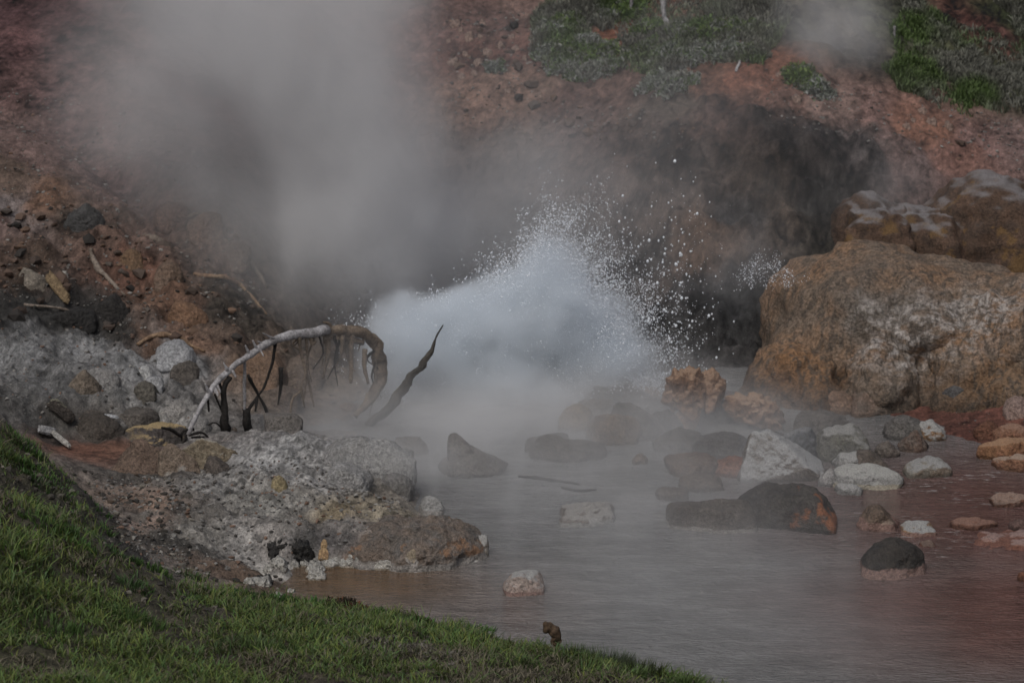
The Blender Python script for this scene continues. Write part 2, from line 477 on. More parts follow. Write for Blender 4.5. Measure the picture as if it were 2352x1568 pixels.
def hit(px, py):
    p = hit_with(ground, px, py)
    if p.z < 0.0: p = at_z(px, py, 0.0)
    return p

alb = vals[:, :3].astype(np.float64)
var = fbm(P3 * np.array([5, 5, 5]), 4, 55, 0.65)
var2 = fbm(P3 * 23, 3, 66, 0.7)
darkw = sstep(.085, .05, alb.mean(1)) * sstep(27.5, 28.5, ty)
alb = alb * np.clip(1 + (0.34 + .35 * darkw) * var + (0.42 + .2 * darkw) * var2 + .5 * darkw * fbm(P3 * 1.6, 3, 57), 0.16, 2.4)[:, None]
# dark lichen specks on the grey ledge and bank
greyness = sstep(0.13, 0.22, alb.mean(1)) * sstep(0.35, 0.1, (alb.max(1) - alb.min(1)) / alb.mean(1))
spk = sstep(0.38, 0.62, fbm(P3 * 31, 2, 91)) * sstep(-0.2, 0.5, fbm(P3 * 3.1, 2, 95))
spk = np.maximum(spk, .8 * sstep(.35, .55, fbm(P3 * 47, 2, 93)))
alb *= (1 - 0.74 * greyness * spk)[:, None]
rim = sstep(.075, .03, tz2 + .03 * var2) * sstep(-.02, .0, tz2) * sstep(-2.3, -2.0, tx) * sstep(-.1, -.25, tx) * sstep(21.9, 22.1, ty) * sstep(23.6, 23.2, ty)
alb = alb * (1 - .85 * rim[:, None]) + .85 * rim[:, None] * np.array([.38, .365, .335]) * np.clip(1 + .5 * var2, .4, 1.5)[:, None]
alb = np.clip(alb, 0.008, 0.6)

g = NB("ground_soil")
ga = g.n("ShaderNodeAttribute", attribute_name="albedo")
gc = g.coord("Object")
n1 = g.noise(gc, 60, 3, 0.6)
n2 = g.noise(gc, 14, 4, 0.6)
f1 = g.ramp(n1, 0.25, 0.75, 0.62, 1.4)
f2 = g.ramp(n2, 0.3, 0.7, 0.8, 1.2)
cmb = g.math('MULTIPLY', f1, f2)
gcol = g.mix(1.0, ga.outputs["Color"], cmb, 'MULTIPLY')
gb = g.bump(g.math('ADD', n1, g.math('MULTIPLY', n2, 1.6)), 0.7, 0.02)
g.surf(gcol, 0.82, gb, 0.25)

idx = np.arange(NX * NY).reshape(NY, NX)
quads = np.stack([idx[:-1, :-1], idx[:-1, 1:], idx[1:, 1:], idx[1:, :-1]], -1).reshape(-1, 4)
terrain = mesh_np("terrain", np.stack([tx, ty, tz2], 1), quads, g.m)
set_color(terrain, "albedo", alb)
tag(terrain, "grey and rust red thermal ground rising around the steaming pool", "ground", None, "structure")

# ------------------------------------------------------------------ water
w = NB("pool_water")
wc = w.n("ShaderNodeNewGeometry").outputs["Position"]
def blob(b, pos, c, r0, r1):          # 1 near c, 0 beyond r1
    return b.ramp(b.vmath('DISTANCE', pos, c), r0, r1, 1.0, 0.0)
warp = w.vmath('ADD', wc, w.vmath('SCALE', w.noise(wc, 0.9, 3, 0.55, color=True), scale=0.9))
warp = w.vmath('SUBTRACT', warp, (0.45, 0.45, 0.45))
redm = w.math('MAXIMUM', blob(w, warp, at_z(2330,1180)[:], 0.5, 3.4), blob(w, warp, at_z(2300,1400)[:], 0.4, 2.6))
ochm = blob(w, warp, at_z(790,1322)[:], 0.2, 1.15)
tanm = blob(w, warp, at_z(1000,1370)[:], 0.3, 1.7)
wcol = w.mix(redm, (.185, .185, .182), (.125, .066, .056))
wcol = w.mix(w.math('MULTIPLY', tanm, 0.55), wcol, (.185, .135, .112))
wcol = w.mix(w.math('MULTIPLY', ochm, 0.9), wcol, (.135, .078, .036))
mott = w.ramp(w.noise(w.vmath('MULTIPLY', wc, (1.3, 3.0, 1)), 1.6, 5, 0.6), 0.3, 0.7, 0.78, 1.18)
wcol = w.mix(1.0, wcol, mott, 'MULTIPLY')
fn = w.noise(w.vmath('MULTIPLY', wc, (1.0, 3.2, 1)), 7.0, 5, 0.68)
fz = w.math('MAXIMUM', blob(w, wc, at_z(2200,1110)[:], 0.2, 1.1), w.math('MULTIPLY', blob(w, wc, at_z(2080,1225)[:], 0.1, 1.2), 0.85))
fz = w.math('MAXIMUM', fz, w.math('MULTIPLY', blob(w, wc, at_z(1250,1000)[:], 0.3, 1.7), 0.75))
foam = w.math('MULTIPLY', w.math('MULTIPLY', w.ramp(fn, 0.53, 0.64), w.ramp(w.noise(wc, 2.7, 4, .65), .46, .6)), fz)
wcol = w.mix(w.math('MULTIPLY', foam, 0.75), wcol, (.55, .55, .54))
rip = w.noise(w.vmath('MULTIPLY', wc, (2.0, 5.0, 1)), 2.6, 5, 0.62, 0.4)
rip2 = w.noise(w.vmath('MULTIPLY', wc, (5.0, 14.0, 1)), 3.0, 2, 0.5)
wn = w.bump(w.math('ADD', rip, w.math('MULTIPLY', rip2, 0.6)), 0.9, 0.11)
wp = w.surf(wcol, 0.07, wn, 0.5)
wp.inputs["IOR"].default_value = 1.33
water_x = np.linspace(-60, 60, 25); water_y = np.linspace(17.5, 42, 25)
wxx, wyy = np.meshgrid(water_x, water_y)
wi = np.arange(625).reshape(25, 25)
wq4 = np.stack([wi[:-1, :-1], wi[:-1, 1:], wi[1:, 1:], wi[1:, :-1]], -1).reshape(-1, 4)
water = mesh_np("water", np.stack([wxx.ravel(), wyy.ravel(), np.zeros(625)], 1), wq4, w.m)
tag(water, "cloudy grey pool turning rusty red towards the right", "water", None, "structure")

# ------------------------------------------------------------------ rocks
_rm = {}
def rock_mat(a, b=None, top=None, band=None, band_z=0.06, streak=False, key="rock", spots=None, rough=0.78, top_th=0.55, tn=1.1):
    k = (a, b, top, band, band_z, streak, spots, rough, top_th, tn)
    if k in _rm: return _rm[k]
    b = b or tuple(c * 0.6 for c in a)
    m = NB(key + "_stone")
    oc = m.coord("Object")
    sc = m.vmath('MULTIPLY', oc, (1, 1, 0.22)) if streak else oc
    nA = m.noise(sc, 6.0 if not streak else 11.0, 5, 0.62, 0.3)
    nB = m.noise(oc, 38.0, 3, 0.6)
    nC = m.noise(oc, 2.2, 4, 0.6)
    col = m.mix(m.ramp(nA, 0.32, 0.68), a, b)
    col = m.mix(1.0, col, m.ramp(nC, 0.25, 0.75, 0.72, 1.28), 'MULTIPLY')
    col = m.mix(1.0, col, m.ramp(nB, 0.25, 0.75, 0.62, 1.4), 'MULTIPLY')
    geo = m.n("ShaderNodeNewGeometry")
    if spots:
        col = m.mix(m.ramp(m.noise(oc, 3.3, 4, 0.6), 0.56, 0.64), col, spots)
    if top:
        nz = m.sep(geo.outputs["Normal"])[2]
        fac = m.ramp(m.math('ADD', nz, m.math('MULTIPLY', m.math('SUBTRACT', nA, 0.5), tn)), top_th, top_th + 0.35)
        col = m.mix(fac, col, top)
    pz = m.sep(geo.outputs["Position"])[2]
    if band:
        e = m.math('ADD', pz, m.math('MULTIPLY', m.math('SUBTRACT', m.noise(oc, 9.0, 3, 0.6), 0.5), band_z * 1.3))
        col = m.mix(m.ramp(e, band_z * 0.8, band_z * 1.15, 0.92, 0.0), col, m.mix(m.ramp(nB, 0.3, 0.7), band, tuple(c * 0.55 for c in band)))
    nD = m.noise(oc, 95.0, 2, 0.6)
    col = m.mix(1.0, col, m.ramp(nD, 0.3, 0.7, 0.72, 1.25), 'MULTIPLY')
    if not band:                                              # wet, darker foot where stones stand in the water
        wet = m.ramp(m.math('ADD', pz, m.math('MULTIPLY', m.math('SUBTRACT', nA, 0.5), 0.05)), 0.015, 0.05, 0.5, 1.0)
        col = m.mix(1.0, col, wet, 'MULTIPLY')
    bmp = m.bump(m.math('ADD', m.math('ADD', m.math('MULTIPLY', nA, 1.5), nB), m.math('MULTIPLY', nD, .5)), 0.9, 0.025)
    m.surf(col, rough, bmp, 0.3)
    _rm[k] = m.m
    return m.m

def hull_planes(outline):
    """planes of the convex hull of a 2-D outline (x, z): list of (normal, point)"""
    P = sorted(set(map(tuple, outline)))
    def cross(o, a, b): return (a[0]-o[0])*(b[1]-o[1]) - (a[1]-o[1])*(b[0]-o[0])
    lo, up = [], []
    for p in P:
        while len(lo) >= 2 and cross(lo[-2], lo[-1], p) <= 0: lo.pop()
        lo.append(p)
    for p in reversed(P):
        while len(up) >= 2 and cross(up[-2], up[-1], p) <= 0: up.pop()
        up.append(p)
    H = lo[:-1] + up[:-1]
    out = []
    for i in range(len(H)):
        a, b = np.array(H[i]), np.array(H[(i+1) % len(H)])
        e = b - a
        nrm = np.array([e[1], -e[0]]) / (np.linalg.norm(e) + 1e-9)
        out.append((nrm, a))
    return out

def stone_mesh(outline, depth, seed, sub=4, soft=9.0, n1=0.05, n2=0.025, flat_back=False, facets=3, extra=()):
    """outline: (x, z) metres about the base centre. A solid with that silhouette, its own depth and facets."""
    rng = np.random.default_rng(seed)
    o = np.array(outline, dtype=float)
    c = np.array([(o[:, 0].min() + o[:, 0].max()) / 2, o[:, 1].min() + 0.42 * (o[:, 1].max() - o[:, 1].min())])
    N, D = [], []
    for nrm, p in hull_planes(o):
        ty_ = rng.uniform(-0.35, 0.1) if nrm[1] > -0.2 else 0
        v = np.array([nrm[0], ty_, nrm[1]])
        v /= np.linalg.norm(v)
        N.append(v); D.append(max(float(np.dot(nrm, p - c)), 0.01) / np.linalg.norm([nrm[0], ty_, nrm[1]]) * 1.0)
    for k in range(facets):
        v = np.array([rng.uniform(-0.55, 0.55), -1.0, rng.uniform(0.1, 0.75)])
        v /= np.linalg.norm(v); N.append(v); D.append(depth * rng.uniform(0.42, 0.56))
    for k in range(2):
        v = np.array([rng.uniform(-0.4, 0.4), 1.0, rng.uniform(-0.1, 0.5)])
        v /= np.linalg.norm(v); N.append(v); D.append(depth * rng.uniform(0.45, 0.55))
    for v, d in extra:
        v = np.array(v, float); N.append(v / np.linalg.norm(v)); D.append(d * depth)
    N, D = np.array(N), np.array(D)
    v, f = ico(sub)
    dots = v @ N.T
    inv = np.maximum(dots, 0) / D[None]                      # soft minimum of the planes' distances
    r = 1.0 / (np.power((inv ** soft).sum(1), 1.0 / soft) + 1e-6)
    p = v * r[:, None]
    size = max(o[:, 0].max() - o[:, 0].min(), 0.05)
    q = p / size
    off = rng.uniform(0, 50, 3)
    amp = size * (n1 * fbm(q * 2.6 + off, 3, seed) + n2 * fbm(q * 9 + off, 4, seed + 3, 0.6))
    p = p + v * amp[:, None]
    p[:, 0] += c[0]; p[:, 2] += c[1]
    return p, f

def stone(name, px, py, wpx, hpx, label, mat, cat="rock", shape=None, depth=0.8, seed=1, group=None, parent=None, Y=None,
          sub=4, soft=13.0, n1=0.05, n2=0.03, sink=0.25, rotz=0.0, facets=3):
    """px, py: middle of the front foot in the frame; wpx, hpx: its size there. shape: outline points in 0..1 across and up."""
    P = at_y(px, py, Y) if Y else hit(px, py)
    m = mpp(P)
    wid = wpx * m
    dep = depth * wid
    th = math.atan2(CAM_H - P.z, P.y)
    vis = hpx * m
    hgt = max((vis - 0.52 * dep * math.sin(th)) / math.cos(th), vis * 0.5)
    if shape is None:
        rr = random.Random(seed)
        shape = [(0.0, 0.0), (1.0, 0.0), (rr.uniform(.0, .04), rr.uniform(.3, .5)), (rr.uniform(.12, .24), rr.uniform(.72, .9)), (rr.uniform(.35, .6), 1.0),
                 (rr.uniform(.75, .88), rr.uniform(.7, .92)), (rr.uniform(.96, 1.0), rr.uniform(.3, .5))]
    wid, hgt = wid * 1.08, hgt * 1.12
    o = [((a - 0.5) * wid, b * hgt) for a, b in shape]
    o += [(-0.46 * wid, -sink * hgt - 0.03), (0.46 * wid, -sink * hgt - 0.03)]
    v, f = stone_mesh(o, dep, seed, sub, soft, n1, n2, facets=facets)
    loc = Vector((P.x, P.y + 0.42 * dep, P.z))
    if parent: loc = loc - parent.location
    ob = mesh_np(name, v, f, mat, parent, True, loc)
    ob.rotation_euler.z = rotz
    if not parent: tag(ob, label, cat, group)
    return ob
def stone_px(name, outline_px, Y, depth, label, mat, cat="rock", seed=1, sub=5, soft=12.0, n1=0.03, n2=0.02, facets=3, parent=None, group=None, sink_px=25, extra=()):
    """a stone whose silhouette corners are given as seen from the path, standing at distance Y"""
    W = [at_y(a, b, Y) for a, b in outline_px]
    x0 = (min(p.x for p in W) + max(p.x for p in W)) / 2
    z0 = min(p.z for p in W)
    m = mpp(W[0])
    o = [(p.x - x0, p.z - z0) for p in W]
    lo = [q for q in o if q[1] < 0.12 * max(b for _, b in o) + 1e-6]
    o += [(a, b - sink_px * m) for a, b in lo]
    v, f = stone_mesh(o, depth, seed, sub, soft, n1, n2, facets=facets, extra=extra)
    loc = Vector((x0, Y, z0))
    if parent: loc = loc - parent.location
    ob = mesh_np(name, v, f, mat, parent, True, loc)
    if not parent: tag(ob, label, cat, group)
    return ob

# stone colours
GREY = ((.20,.19,.175), (.11,.105,.098)); PALE = ((.29,.285,.272), (.20,.197,.187)); BROWN = ((.16,.115,.085), (.085,.066,.052))
DARK = ((.055,.05,.046), (.03,.028,.026)); OCHRE = ((.26,.155,.085), (.13,.085,.055)); RUST = ((.22,.10,.06), (.10,.045,.032))
WHITE = (.33,.325,.31); PINK = (.28,.175,.145); CREAM = (.50,.42,.33)

# big flow mounds on the right
def travertine():
    m = NB("travertine")
    pos = m.n("ShaderNodeNewGeometry").outputs["Position"]
    wv = m.vmath('ADD', pos, m.vmath('SCALE', m.vmath('SUBTRACT', m.noise(pos, 2.2, 4, .6, color=True), (.5, .5, .5)), scale=.9))
    def at(px, py, r0, r1): return m.ramp(m.vmath('DISTANCE', wv, at_y(px, py, 27.4)[:]), r0, r1, 1.0, 0.0)
    st = m.noise(m.vmath('MULTIPLY', pos, (1, 1, .16)), 13, 5, .65, .4)
    fi = m.noise(pos, 34, 4, .65)
    big = m.noise(pos, 1.7, 4, .6)
    col = m.mix(m.ramp(big, .38, .62), (.27, .17, .105), (.21, .16, .12))
    col = m.mix(m.math('MULTIPLY', at(1990, 640, .35, 1.05), .75), col, (.135, .132, .122))
    col = m.mix(m.math('MULTIPLY', at(1800, 840, .2, .8), .7), col, (.27, .14, .06))
    col = m.mix(m.math('MULTIPLY', at(2280, 880, .15, .8), .7), col, (.22, .115, .045))
    pale = m.math('MULTIPLY', m.math('MAXIMUM', at(2250, 665, .2, .85), at(2080, 770, .15, .8)), m.ramp(m.noise(m.vmath('MULTIPLY', pos, (1, 1, 2.2)), 6, 5, .65), .40, .58))
    col = m.mix(pale, col, (.43, .395, .365))
    col = m.mix(m.math('MULTIPLY', m.ramp(st, .47, .6), .8), col, (.10, .082, .066))
    col = m.mix(1.0, col, m.ramp(fi, .28, .72, .5, 1.5), 'MULTIPLY')
    zz = m.sep(pos)[2]
    foot_dark = m.ramp(m.math('ADD', zz, m.math('MULTIPLY', m.math('SUBTRACT', big, .5), .9)), .02, .42, .42, 1.0)
    col = m.mix(1.0, col, foot_dark, 'MULTIPLY')                   # colour darkens unevenly towards the foot
    m.surf(col, .7, m.bump(m.math('ADD', st, fi), 1.0, .04), .3)
    return m.m
mound_mat = travertine()
mound = stone_px("travertine_mound", [(1700,930),(1705,860),(1716,760),(1742,695),(1800,655),(1890,628),(2000,610),(2130,618),(2280,634),(2430,670),(2560,760),(2620,930)],
                 28.25, 2.5, "large rounded orange brown travertine mound streaked with grey above the rusty water", mound_mat, "mound", 11, 6, 7.0, 0.085, 0.02, facets=2, extra=[((-.3,-1,.55),.42),((.25,-1,.9),.5)])
for i, (pl, Y, dpt) in enumerate([([(2085,945),(2095,800),(2130,690),(2180,655),(2300,640),(2420,650),(2500,760),(2520,940)], 27.75, 1.5),
                                   ([(1690,925),(1712,850),(1770,790),(1850,770),(1930,800),(1965,880),(1970,930)], 27.75, 1.0),
                                   ([(1900,945),(1925,850),(1985,770),(2080,750),(2130,830),(2150,945)], 27.65, 1.0),
                                   ([(2200,945),(2230,850),(2330,800),(2460,820),(2500,945)], 27.35, .9)]):
    stone_px("lobe", pl, Y, dpt, None, mound_mat, seed=210 + i, parent=mound, sub=5, soft=6, n1=.09, n2=.03)
sinter_mat = rock_mat((.11,.068,.046), (.058,.04,.03), (.24,.225,.225), None, key="sinter", spots=(.15,.09,.04), top_th=0.72, tn=.35)
ledge = stone_px("sinter_ledge", [(2060,610),(2075,500),(2120,458),(2185,424),(2250,412),(2330,424),(2420,470),(2480,610)], 30.35, 1.4,
         "dark orange brown sinter ledge with a pale crusted rim above the travertine mound", sinter_mat, "ledge", 13, 5, 6.0, 0.07, 0.025)
for i, (pl, Y, dpt) in enumerate([([(1922,600),(1918,530),(1935,480),(1975,456),(2035,452),(2085,470),(2110,600)], 30.1, 1.2),
                                   ([(2010,610),(2020,510),(2070,474),(2130,462),(2200,490),(2230,610)], 30.2, 1.2)]):
    stone_px("lobe", pl, Y, dpt, None, sinter_mat, seed=220 + i, parent=ledge, sub=5, soft=6, n1=.08, n2=.03)

# angular white block and its neighbours
stone_px("angular_block", [(1680,1128),(1700,1065),(1728,1000),(1776,1000),(1812,1022),(1895,1078),(1890,1105),(1870,1130)], 25.0, 0.5,
         "pale angular block with a steep left edge leaning on the dark boulder", rock_mat((.17,.155,.14), (.10,.085,.07), (.33,.33,.325), None, top_th=0.35, key="pale"), "rock", 23, 6, 50, 0.008, 0.011, facets=0, extra=[((-.12,-1,.75),.40),((.1,-1,-.05),.42),((.9,-.8,.3),.75)])
st = empty("orange_stump", at_y(1640, 1000, 26.75), "orange crusted old stump with a dark hollow behind the white angular block", "stump")
om = rock_mat((.27,.16,.098), (.14,.082,.055), (.32,.215,.145), None, key="crusted_wood", spots=(.12,.07,.045))
dm = rock_mat((.04,.036,.033), (.02,.019,.018), None, None, key="hollow_shade")
stone_px("knob", [(1522,920),(1528,890),(1548,856),(1600,852),(1622,880),(1620,930),(1580,950)], 26.6, 0.42, None, om, seed=31, parent=st, n1=0.12, n2=0.07, sink_px=0)
stone_px("knob", [(1608,905),(1612,868),(1640,856),(1662,885),(1655,925),(1620,935)], 26.75, 0.35, None, om, seed=32, parent=st, n1=0.12, n2=0.07, sink_px=0)
stone_px("root_foot", [(1556,1005),(1552,960),(1572,930),(1618,925),(1605,960),(1570,1008)], 26.5, 0.25, None, om, seed=33, parent=st, n1=0.08, n2=0.05, sink_px=8)
stone_px("hollow", [(1570,1010),(1585,930),(1640,900),(1680,930),(1700,1005)], 26.9, 0.4, None, dm, seed=34, parent=st, n1=0.06, n2=0.04)  # near-black solid put in for the shade under the stump
stone_px("root_arm", [(1660,925),(1665,903),(1725,915),(1765,935),(1800,980),(1790,988),(1740,965),(1690,960)], 26.7, 0.4, None, om, seed=35, parent=st, n1=0.1, n2=0.06, sink_px=0)

M = lambda ab, top=None, band=None, bz=0.06, **kw: rock_mat(ab[0], ab[1], top, band, bz, **kw)
dome = [(0,0),(1,0),(.01,.3),(.12,.68),(.33,.94),(.52,1),(.72,.93),(.9,.66),(.99,.3)]
flat = [(0,0),(1,0),(.02,.5),(.12,.88),(.4,1),(.75,.97),(.93,.7),(1,.4)]
peak = [(0,0),(1,0),(.08,.35),(.3,.72),(.5,1),(.58,1),(.78,.6),(.95,.3)]
wedge = [(0,0),(1,0),(.03,.5),(.2,1),(.45,.95),(.8,.55),(1,.2)]
ROCKS = [  # px, py(front foot), w, h, shape, depth, material, label
    (1350,1206,122,42,flat,.8,M(((.15,.125,.105),(.10,.085,.072)),(.27,.255,.235),WHITE,.035,spots=(.40,.39,.37)),"low brown rock with a white crusted corner alone in the middle of the pool"),
    (1203,1367,92,50,None,.8,M(((.36,.30,.26),(.25,.18,.15)),WHITE,PINK,.03),"white and pink crusted lump in the pool near the grassy bank"),
    (2057,1326,156,82,dome,.75,M(((.05,.043,.036),(.028,.026,.024)),None,(.30,.20,.17),.075),"dark dome shaped boulder with a pink mineral ring at its foot"),
    (2018,1219,88,50,peak,.8,M(BROWN,None,PINK,.07,spots=(.36,.28,.22)),"small peaked brown stone behind the dark domed boulder"),
    (2112,1231,74,26,flat,.9,M(OCHRE,WHITE,PINK,.03),"low orange stone with a white cap in the foaming shallows"),
    (2136,1096,112,40,dome,.7,M(((.24,.22,.185),(.13,.10,.075)),PALE[0],None),"rounded grey rock alone in the water right of the pale stones"),
    (1640,1222,182,64,flat,.6,M(((.12,.105,.09),(.075,.065,.056)),None,(.3,.28,.26),.03),"flat grey brown boulder left of the dark one below the white block"),
    (1812,1217,236,100,dome,.6,M(((.075,.068,.06),(.042,.038,.036)),None,None,spots=(.24,.10,.05)),"dark wet boulder with an orange patch below the white block"),
    (1612,1128,95,28,flat,.8,M(((.13,.105,.085),(.08,.065,.055)),None,None),"low brown stone awash left of the white block"),
    (1600,1094,120,42,flat,.7,M(((.14,.10,.075),(.08,.06,.05)),None,None),"hazy brown boulder behind the low stone awash"),
    (1688,1096,80,45,None,.7,M(RUST,None,None),"rusty red stone tucked against the steep edge of the white block"),
    (1960,1080,76,36,flat,.8,M(PALE,WHITE,None),"upper of the smooth white stones beside the white block"),
    (1996,1122,152,44,flat,.55,M(PALE,(.36,.355,.33),(.40,.36,.28),.04),"long pale stone with a knobbly crusted end"),
    (1955,1136,62,24,dome,.7,M(PALE,WHITE,None),"smallest of the smooth white stones lying in the water"),
    (1906,1118,50,38,peak,.7,M(((.33,.32,.31),(.2,.19,.18)),None,None),"grey stone wedged between the white block and the long pale stone"),
    (1940,1062,132,84,dome,.7,M(((.16,.155,.13),(.09,.088,.08)),(.26,.255,.24),None),"rounded grey green boulder with a dark side hole behind the white stones"),
    (2002,1082,70,44,wedge,.7,M(((.14,.115,.095),(.08,.068,.058)),None,None),"brown stone leaning on the rounded grey green boulder"),
    (1832,1060,104,76,dome,.7,M(((.12,.125,.13),(.07,.072,.075)),(.2,.2,.2),None),"dark slate grey boulder directly behind the white block"),
    (2082,1010,98,56,dome,.7,M(((.14,.13,.12),(.09,.085,.078)),None,None),"hazy grey boulder under the foot of the travertine mound"),
    (2140,1012,62,52,wedge,.7,M(OCHRE,WHITE,None,top_th=.2),"white topped wedge stone at the right of the hazy grey boulder"),
    (2100,1038,60,48,peak,.7,M(((.16,.13,.11),(.12,.075,.055)),None,None),"triangular brown stone in front of the hazy grey boulder"),
    (1660,1056,130,52,flat,.7,M(((.10,.095,.09),(.065,.06,.056)),None,None),"hazy dark slab under the orange stump"),
    (1412,1022,112,66,None,.7,M(((.16,.115,.08),(.09,.07,.055)),None,None),"square brown block standing in the steamy shallows"),
    (1325,988,84,56,dome,.7,M(((.20,.15,.10),(.11,.085,.06)),None,None),"ochre rounded rock left of the square brown block"),
    (1388,922,128,58,flat,.7,M(((.13,.10,.075),(.07,.056,.046)),None,None),"brown flat topped rock at the right foot of the splash"),
    (1460,902,82,50,dome,.7,M(DARK,None,None),"black round rock beside the flat topped rock at the splash"),
    (1432,950,180,60,wedge,.7,M(((.085,.08,.076),(.05,.047,.044)),None,None),"dark grey wedge rock below the black round rock"),
    (1560,1040,110,46,None,.7,M(((.10,.09,.08),(.06,.055,.05)),None,None),"hazy dark stone wedged under the left of the orange stump"),
    (1470,1010,130,64,wedge,.6,M(((.11,.10,.09),(.065,.06,.055)),None,None),"grey sloping slab between the square brown block and the stump"),
    (1375,965,90,44,flat,.7,M(((.12,.10,.08),(.07,.06,.05)),None,None),"hazy brown stone behind the square brown block"),
    (1500,960,90,42,dome,.7,M(((.075,.07,.066),(.045,.042,.04)),None,None),"dark wet stone just left of the stump's foot"),
    (1745,1062,90,50,None,.7,M(((.10,.10,.10),(.06,.06,.06)),None,None),"dark stone showing above the top of the white block"),
    (1765,1035,110,44,dome,.7,M(((.09,.085,.08),(.055,.052,.05)),None,None),"dark rounded stone below the stump's right arm"),
    (1890,1000,120,50,flat,.6,M(((.13,.115,.1),(.08,.072,.065)),None,None),"hazy flat rock under the mound left of the grey green boulder"),
    (1545,1150,70,24,flat,.8,M(((.12,.1,.085),(.075,.064,.056)),None,None),"low stone awash left of the flat grey brown boulder"),
    (2040,1050,50,30,None,.8,M(((.15,.13,.11),(.1,.08,.07)),None,None),"small brown stone between the grey green boulder and the triangular one"),
    (1255,1040,90,34,flat,.7,M(((.11,.1,.09),(.07,.063,.057)),None,None),"faint brown stone in the mist behind the long hazy rock"),
    (940,1045,80,40,dome,.7,M(((.12,.105,.09),(.08,.07,.06)),None,None),"faint brown rock in the mist left of the horned rock"),
    (1530,1000,80,60,None,.7,M(DARK,None,None),"black stone at the left foot of the orange stump"),
    (1490,920,54,28,flat,.8,M(OCHRE,None,None),"small ochre stone between the black round rock and the stump"),
    (1305,1062,170,54,wedge,.6,M(((.12,.105,.09),(.075,.066,.058)),None,None),"long hazy brown rock awash in mid pool"),
    (1470,1066,34,24,peak,.8,M(BROWN,None,None),"tiny brown stone poking from the steamy water"),
    (992,1182,56,42,dome,.8,M(PALE,WHITE,(.3,.28,.26),.04),"white capped post like lump off the end of the grey ledge"),
    (858,1092,176,74,[(-.1,0),(1,0),(-.1,.5),(.05,.85),(.35,1),(.6,.93),(.88,.6),(.99,.3)],.55,M(((.30,.295,.285),(.23,.225,.215)),None,None),"large smooth grey boulder veiled in steam on the back of the ledge"),
    (800,1120,96,50,wedge,.7,M(((.29,.285,.275),(.21,.205,.2)),None,None),"grey lumpy stone in front of the smooth grey boulder"),
    (905,1126,84,40,dome,.7,M(((.2,.19,.18),(.12,.115,.105)),None,None),"hazy grey stone at the far end of the ledge"),
    (945,1312,78,56,peak,.7,M(((.30,.25,.18),(.21,.165,.11)),None,(.46,.43,.40),.10),"small yellow brown cone with a white collar at the ledge front"),
    (1104,1272,34,52,None,.8,M(((.3,.27,.23),(.2,.17,.14)),WHITE,None,top_th=.2),"knobbly pale crust at the very tip of the ledge"),
    (743,1270,26,28,peak,.8,M(((.42,.30,.16),(.28,.18,.10)),None,None),"yellow pointed lump in the front face of the ledge"),
    (640,1128,34,30,None,.8,M(((.30,.25,.14),(.2,.16,.1)),None,None),"small yellowish stone on top of the grey ledge"),
    (495,1088,54,34,wedge,.8,M(((.12,.10,.085),(.07,.06,.052)),None,None),"small brown boulder on the grey ledge"),
    (330,1088,215,66,flat,.26,M(((.17,.12,.09),(.11,.08,.062)),None,None),"broad flat brown boulder by the red trickle"),
    (412,1080,108,66,dome,.32,M(((.24,.19,.145),(.16,.12,.09)),None,None,spots=(.4,.37,.33)),"cream tan rounded boulder right of the broad flat one"),
    (356,1026,132,46,[(0,.2),(1,.1),(.0,.55),(.12,.9),(.55,.92),(.97,1),(1,.55),(.7,0)],.5,M(((.10,.088,.082),(.06,.054,.05)),(.33,.25,.135),None,top_th=.4),"thick slab with a yellow rim resting over the two brown boulders"),
    (500,1066,160,54,wedge,.25,M(((.25,.21,.15),(.12,.09,.06)),(.30,.28,.235),None),"long pale slab with a mossy orange underside right of the cream boulder"),
    (188,905,76,54,peak,.6,M(((.19,.155,.12),(.12,.10,.08)),None,None),"ridged tan rock with a sharp pale edge on the grey bank"),
    (232,893,78,42,flat,.6,M(((.28,.27,.26),(.2,.195,.185)),None,None),"flat topped pale grey rock touching the ridged tan one"),
    (333,872,34,32,dome,.8,M(((.42,.42,.41),(.34,.34,.33)),None,None),"smooth white pebble above the dead tree roots"),
    (352,893,40,24,flat,.8,M(((.36,.36,.36),(.28,.28,.28)),None,None),"pale grey pebble just below the smooth white one"),
    (330,925,60,46,dome,.7,M(((.13,.12,.10),(.08,.073,.062)),None,None),"dark brown knob under the pale pebbles"),
    (300,985,110,38,flat,.6,M(((.13,.115,.10),(.075,.066,.058)),None,None),"brown clod behind the yellow rimmed slab"),
    (225,1010,110,52,wedge,.6,M(((.085,.072,.06),(.05,.043,.036)),None,None),"dark eroded clod at the head of the red trickle"),
    (455,1000,60,36,dome,.8,M(((.26,.25,.24),(.18,.175,.165)),None,None),"grey stone under the dead tree's foot"),
    (400,965,70,36,None,.8,M(((.30,.285,.265),(.2,.19,.175)),None,None),"crumbly pale grey lump beside the dead tree roots"),
    (585,985,60,30,flat,.8,M(((.2,.19,.18),(.12,.115,.11)),None,None),"grey stone right of the blackened stems"),
    (650,985,80,30,flat,.7,M(((.17,.155,.14),(.11,.1,.09)),None,None),"low hazy stone beneath the arch of the dead tree"),
    (72,668,66,44,wedge,.6,M(((.24,.21,.17),(.16,.14,.115)),None,None),"pale tan wedge rock left of the leaning yellow slab"),
    (144,642,22,30,dome,.6,M(((.42,.40,.36),(.36,.34,.3)),None,None),"bright white oval stone on the brown slope"),
    (192,530,92,56,peak,.6,M(((.075,.074,.072),(.045,.044,.043)),None,None),"dark grey peaked outcrop high on the left brown slope"),
    (385,650,60,42,None,.7,M(((.19,.13,.095),(.11,.08,.06)),None,None),"brown boulder right of the grey driftwood stick"),
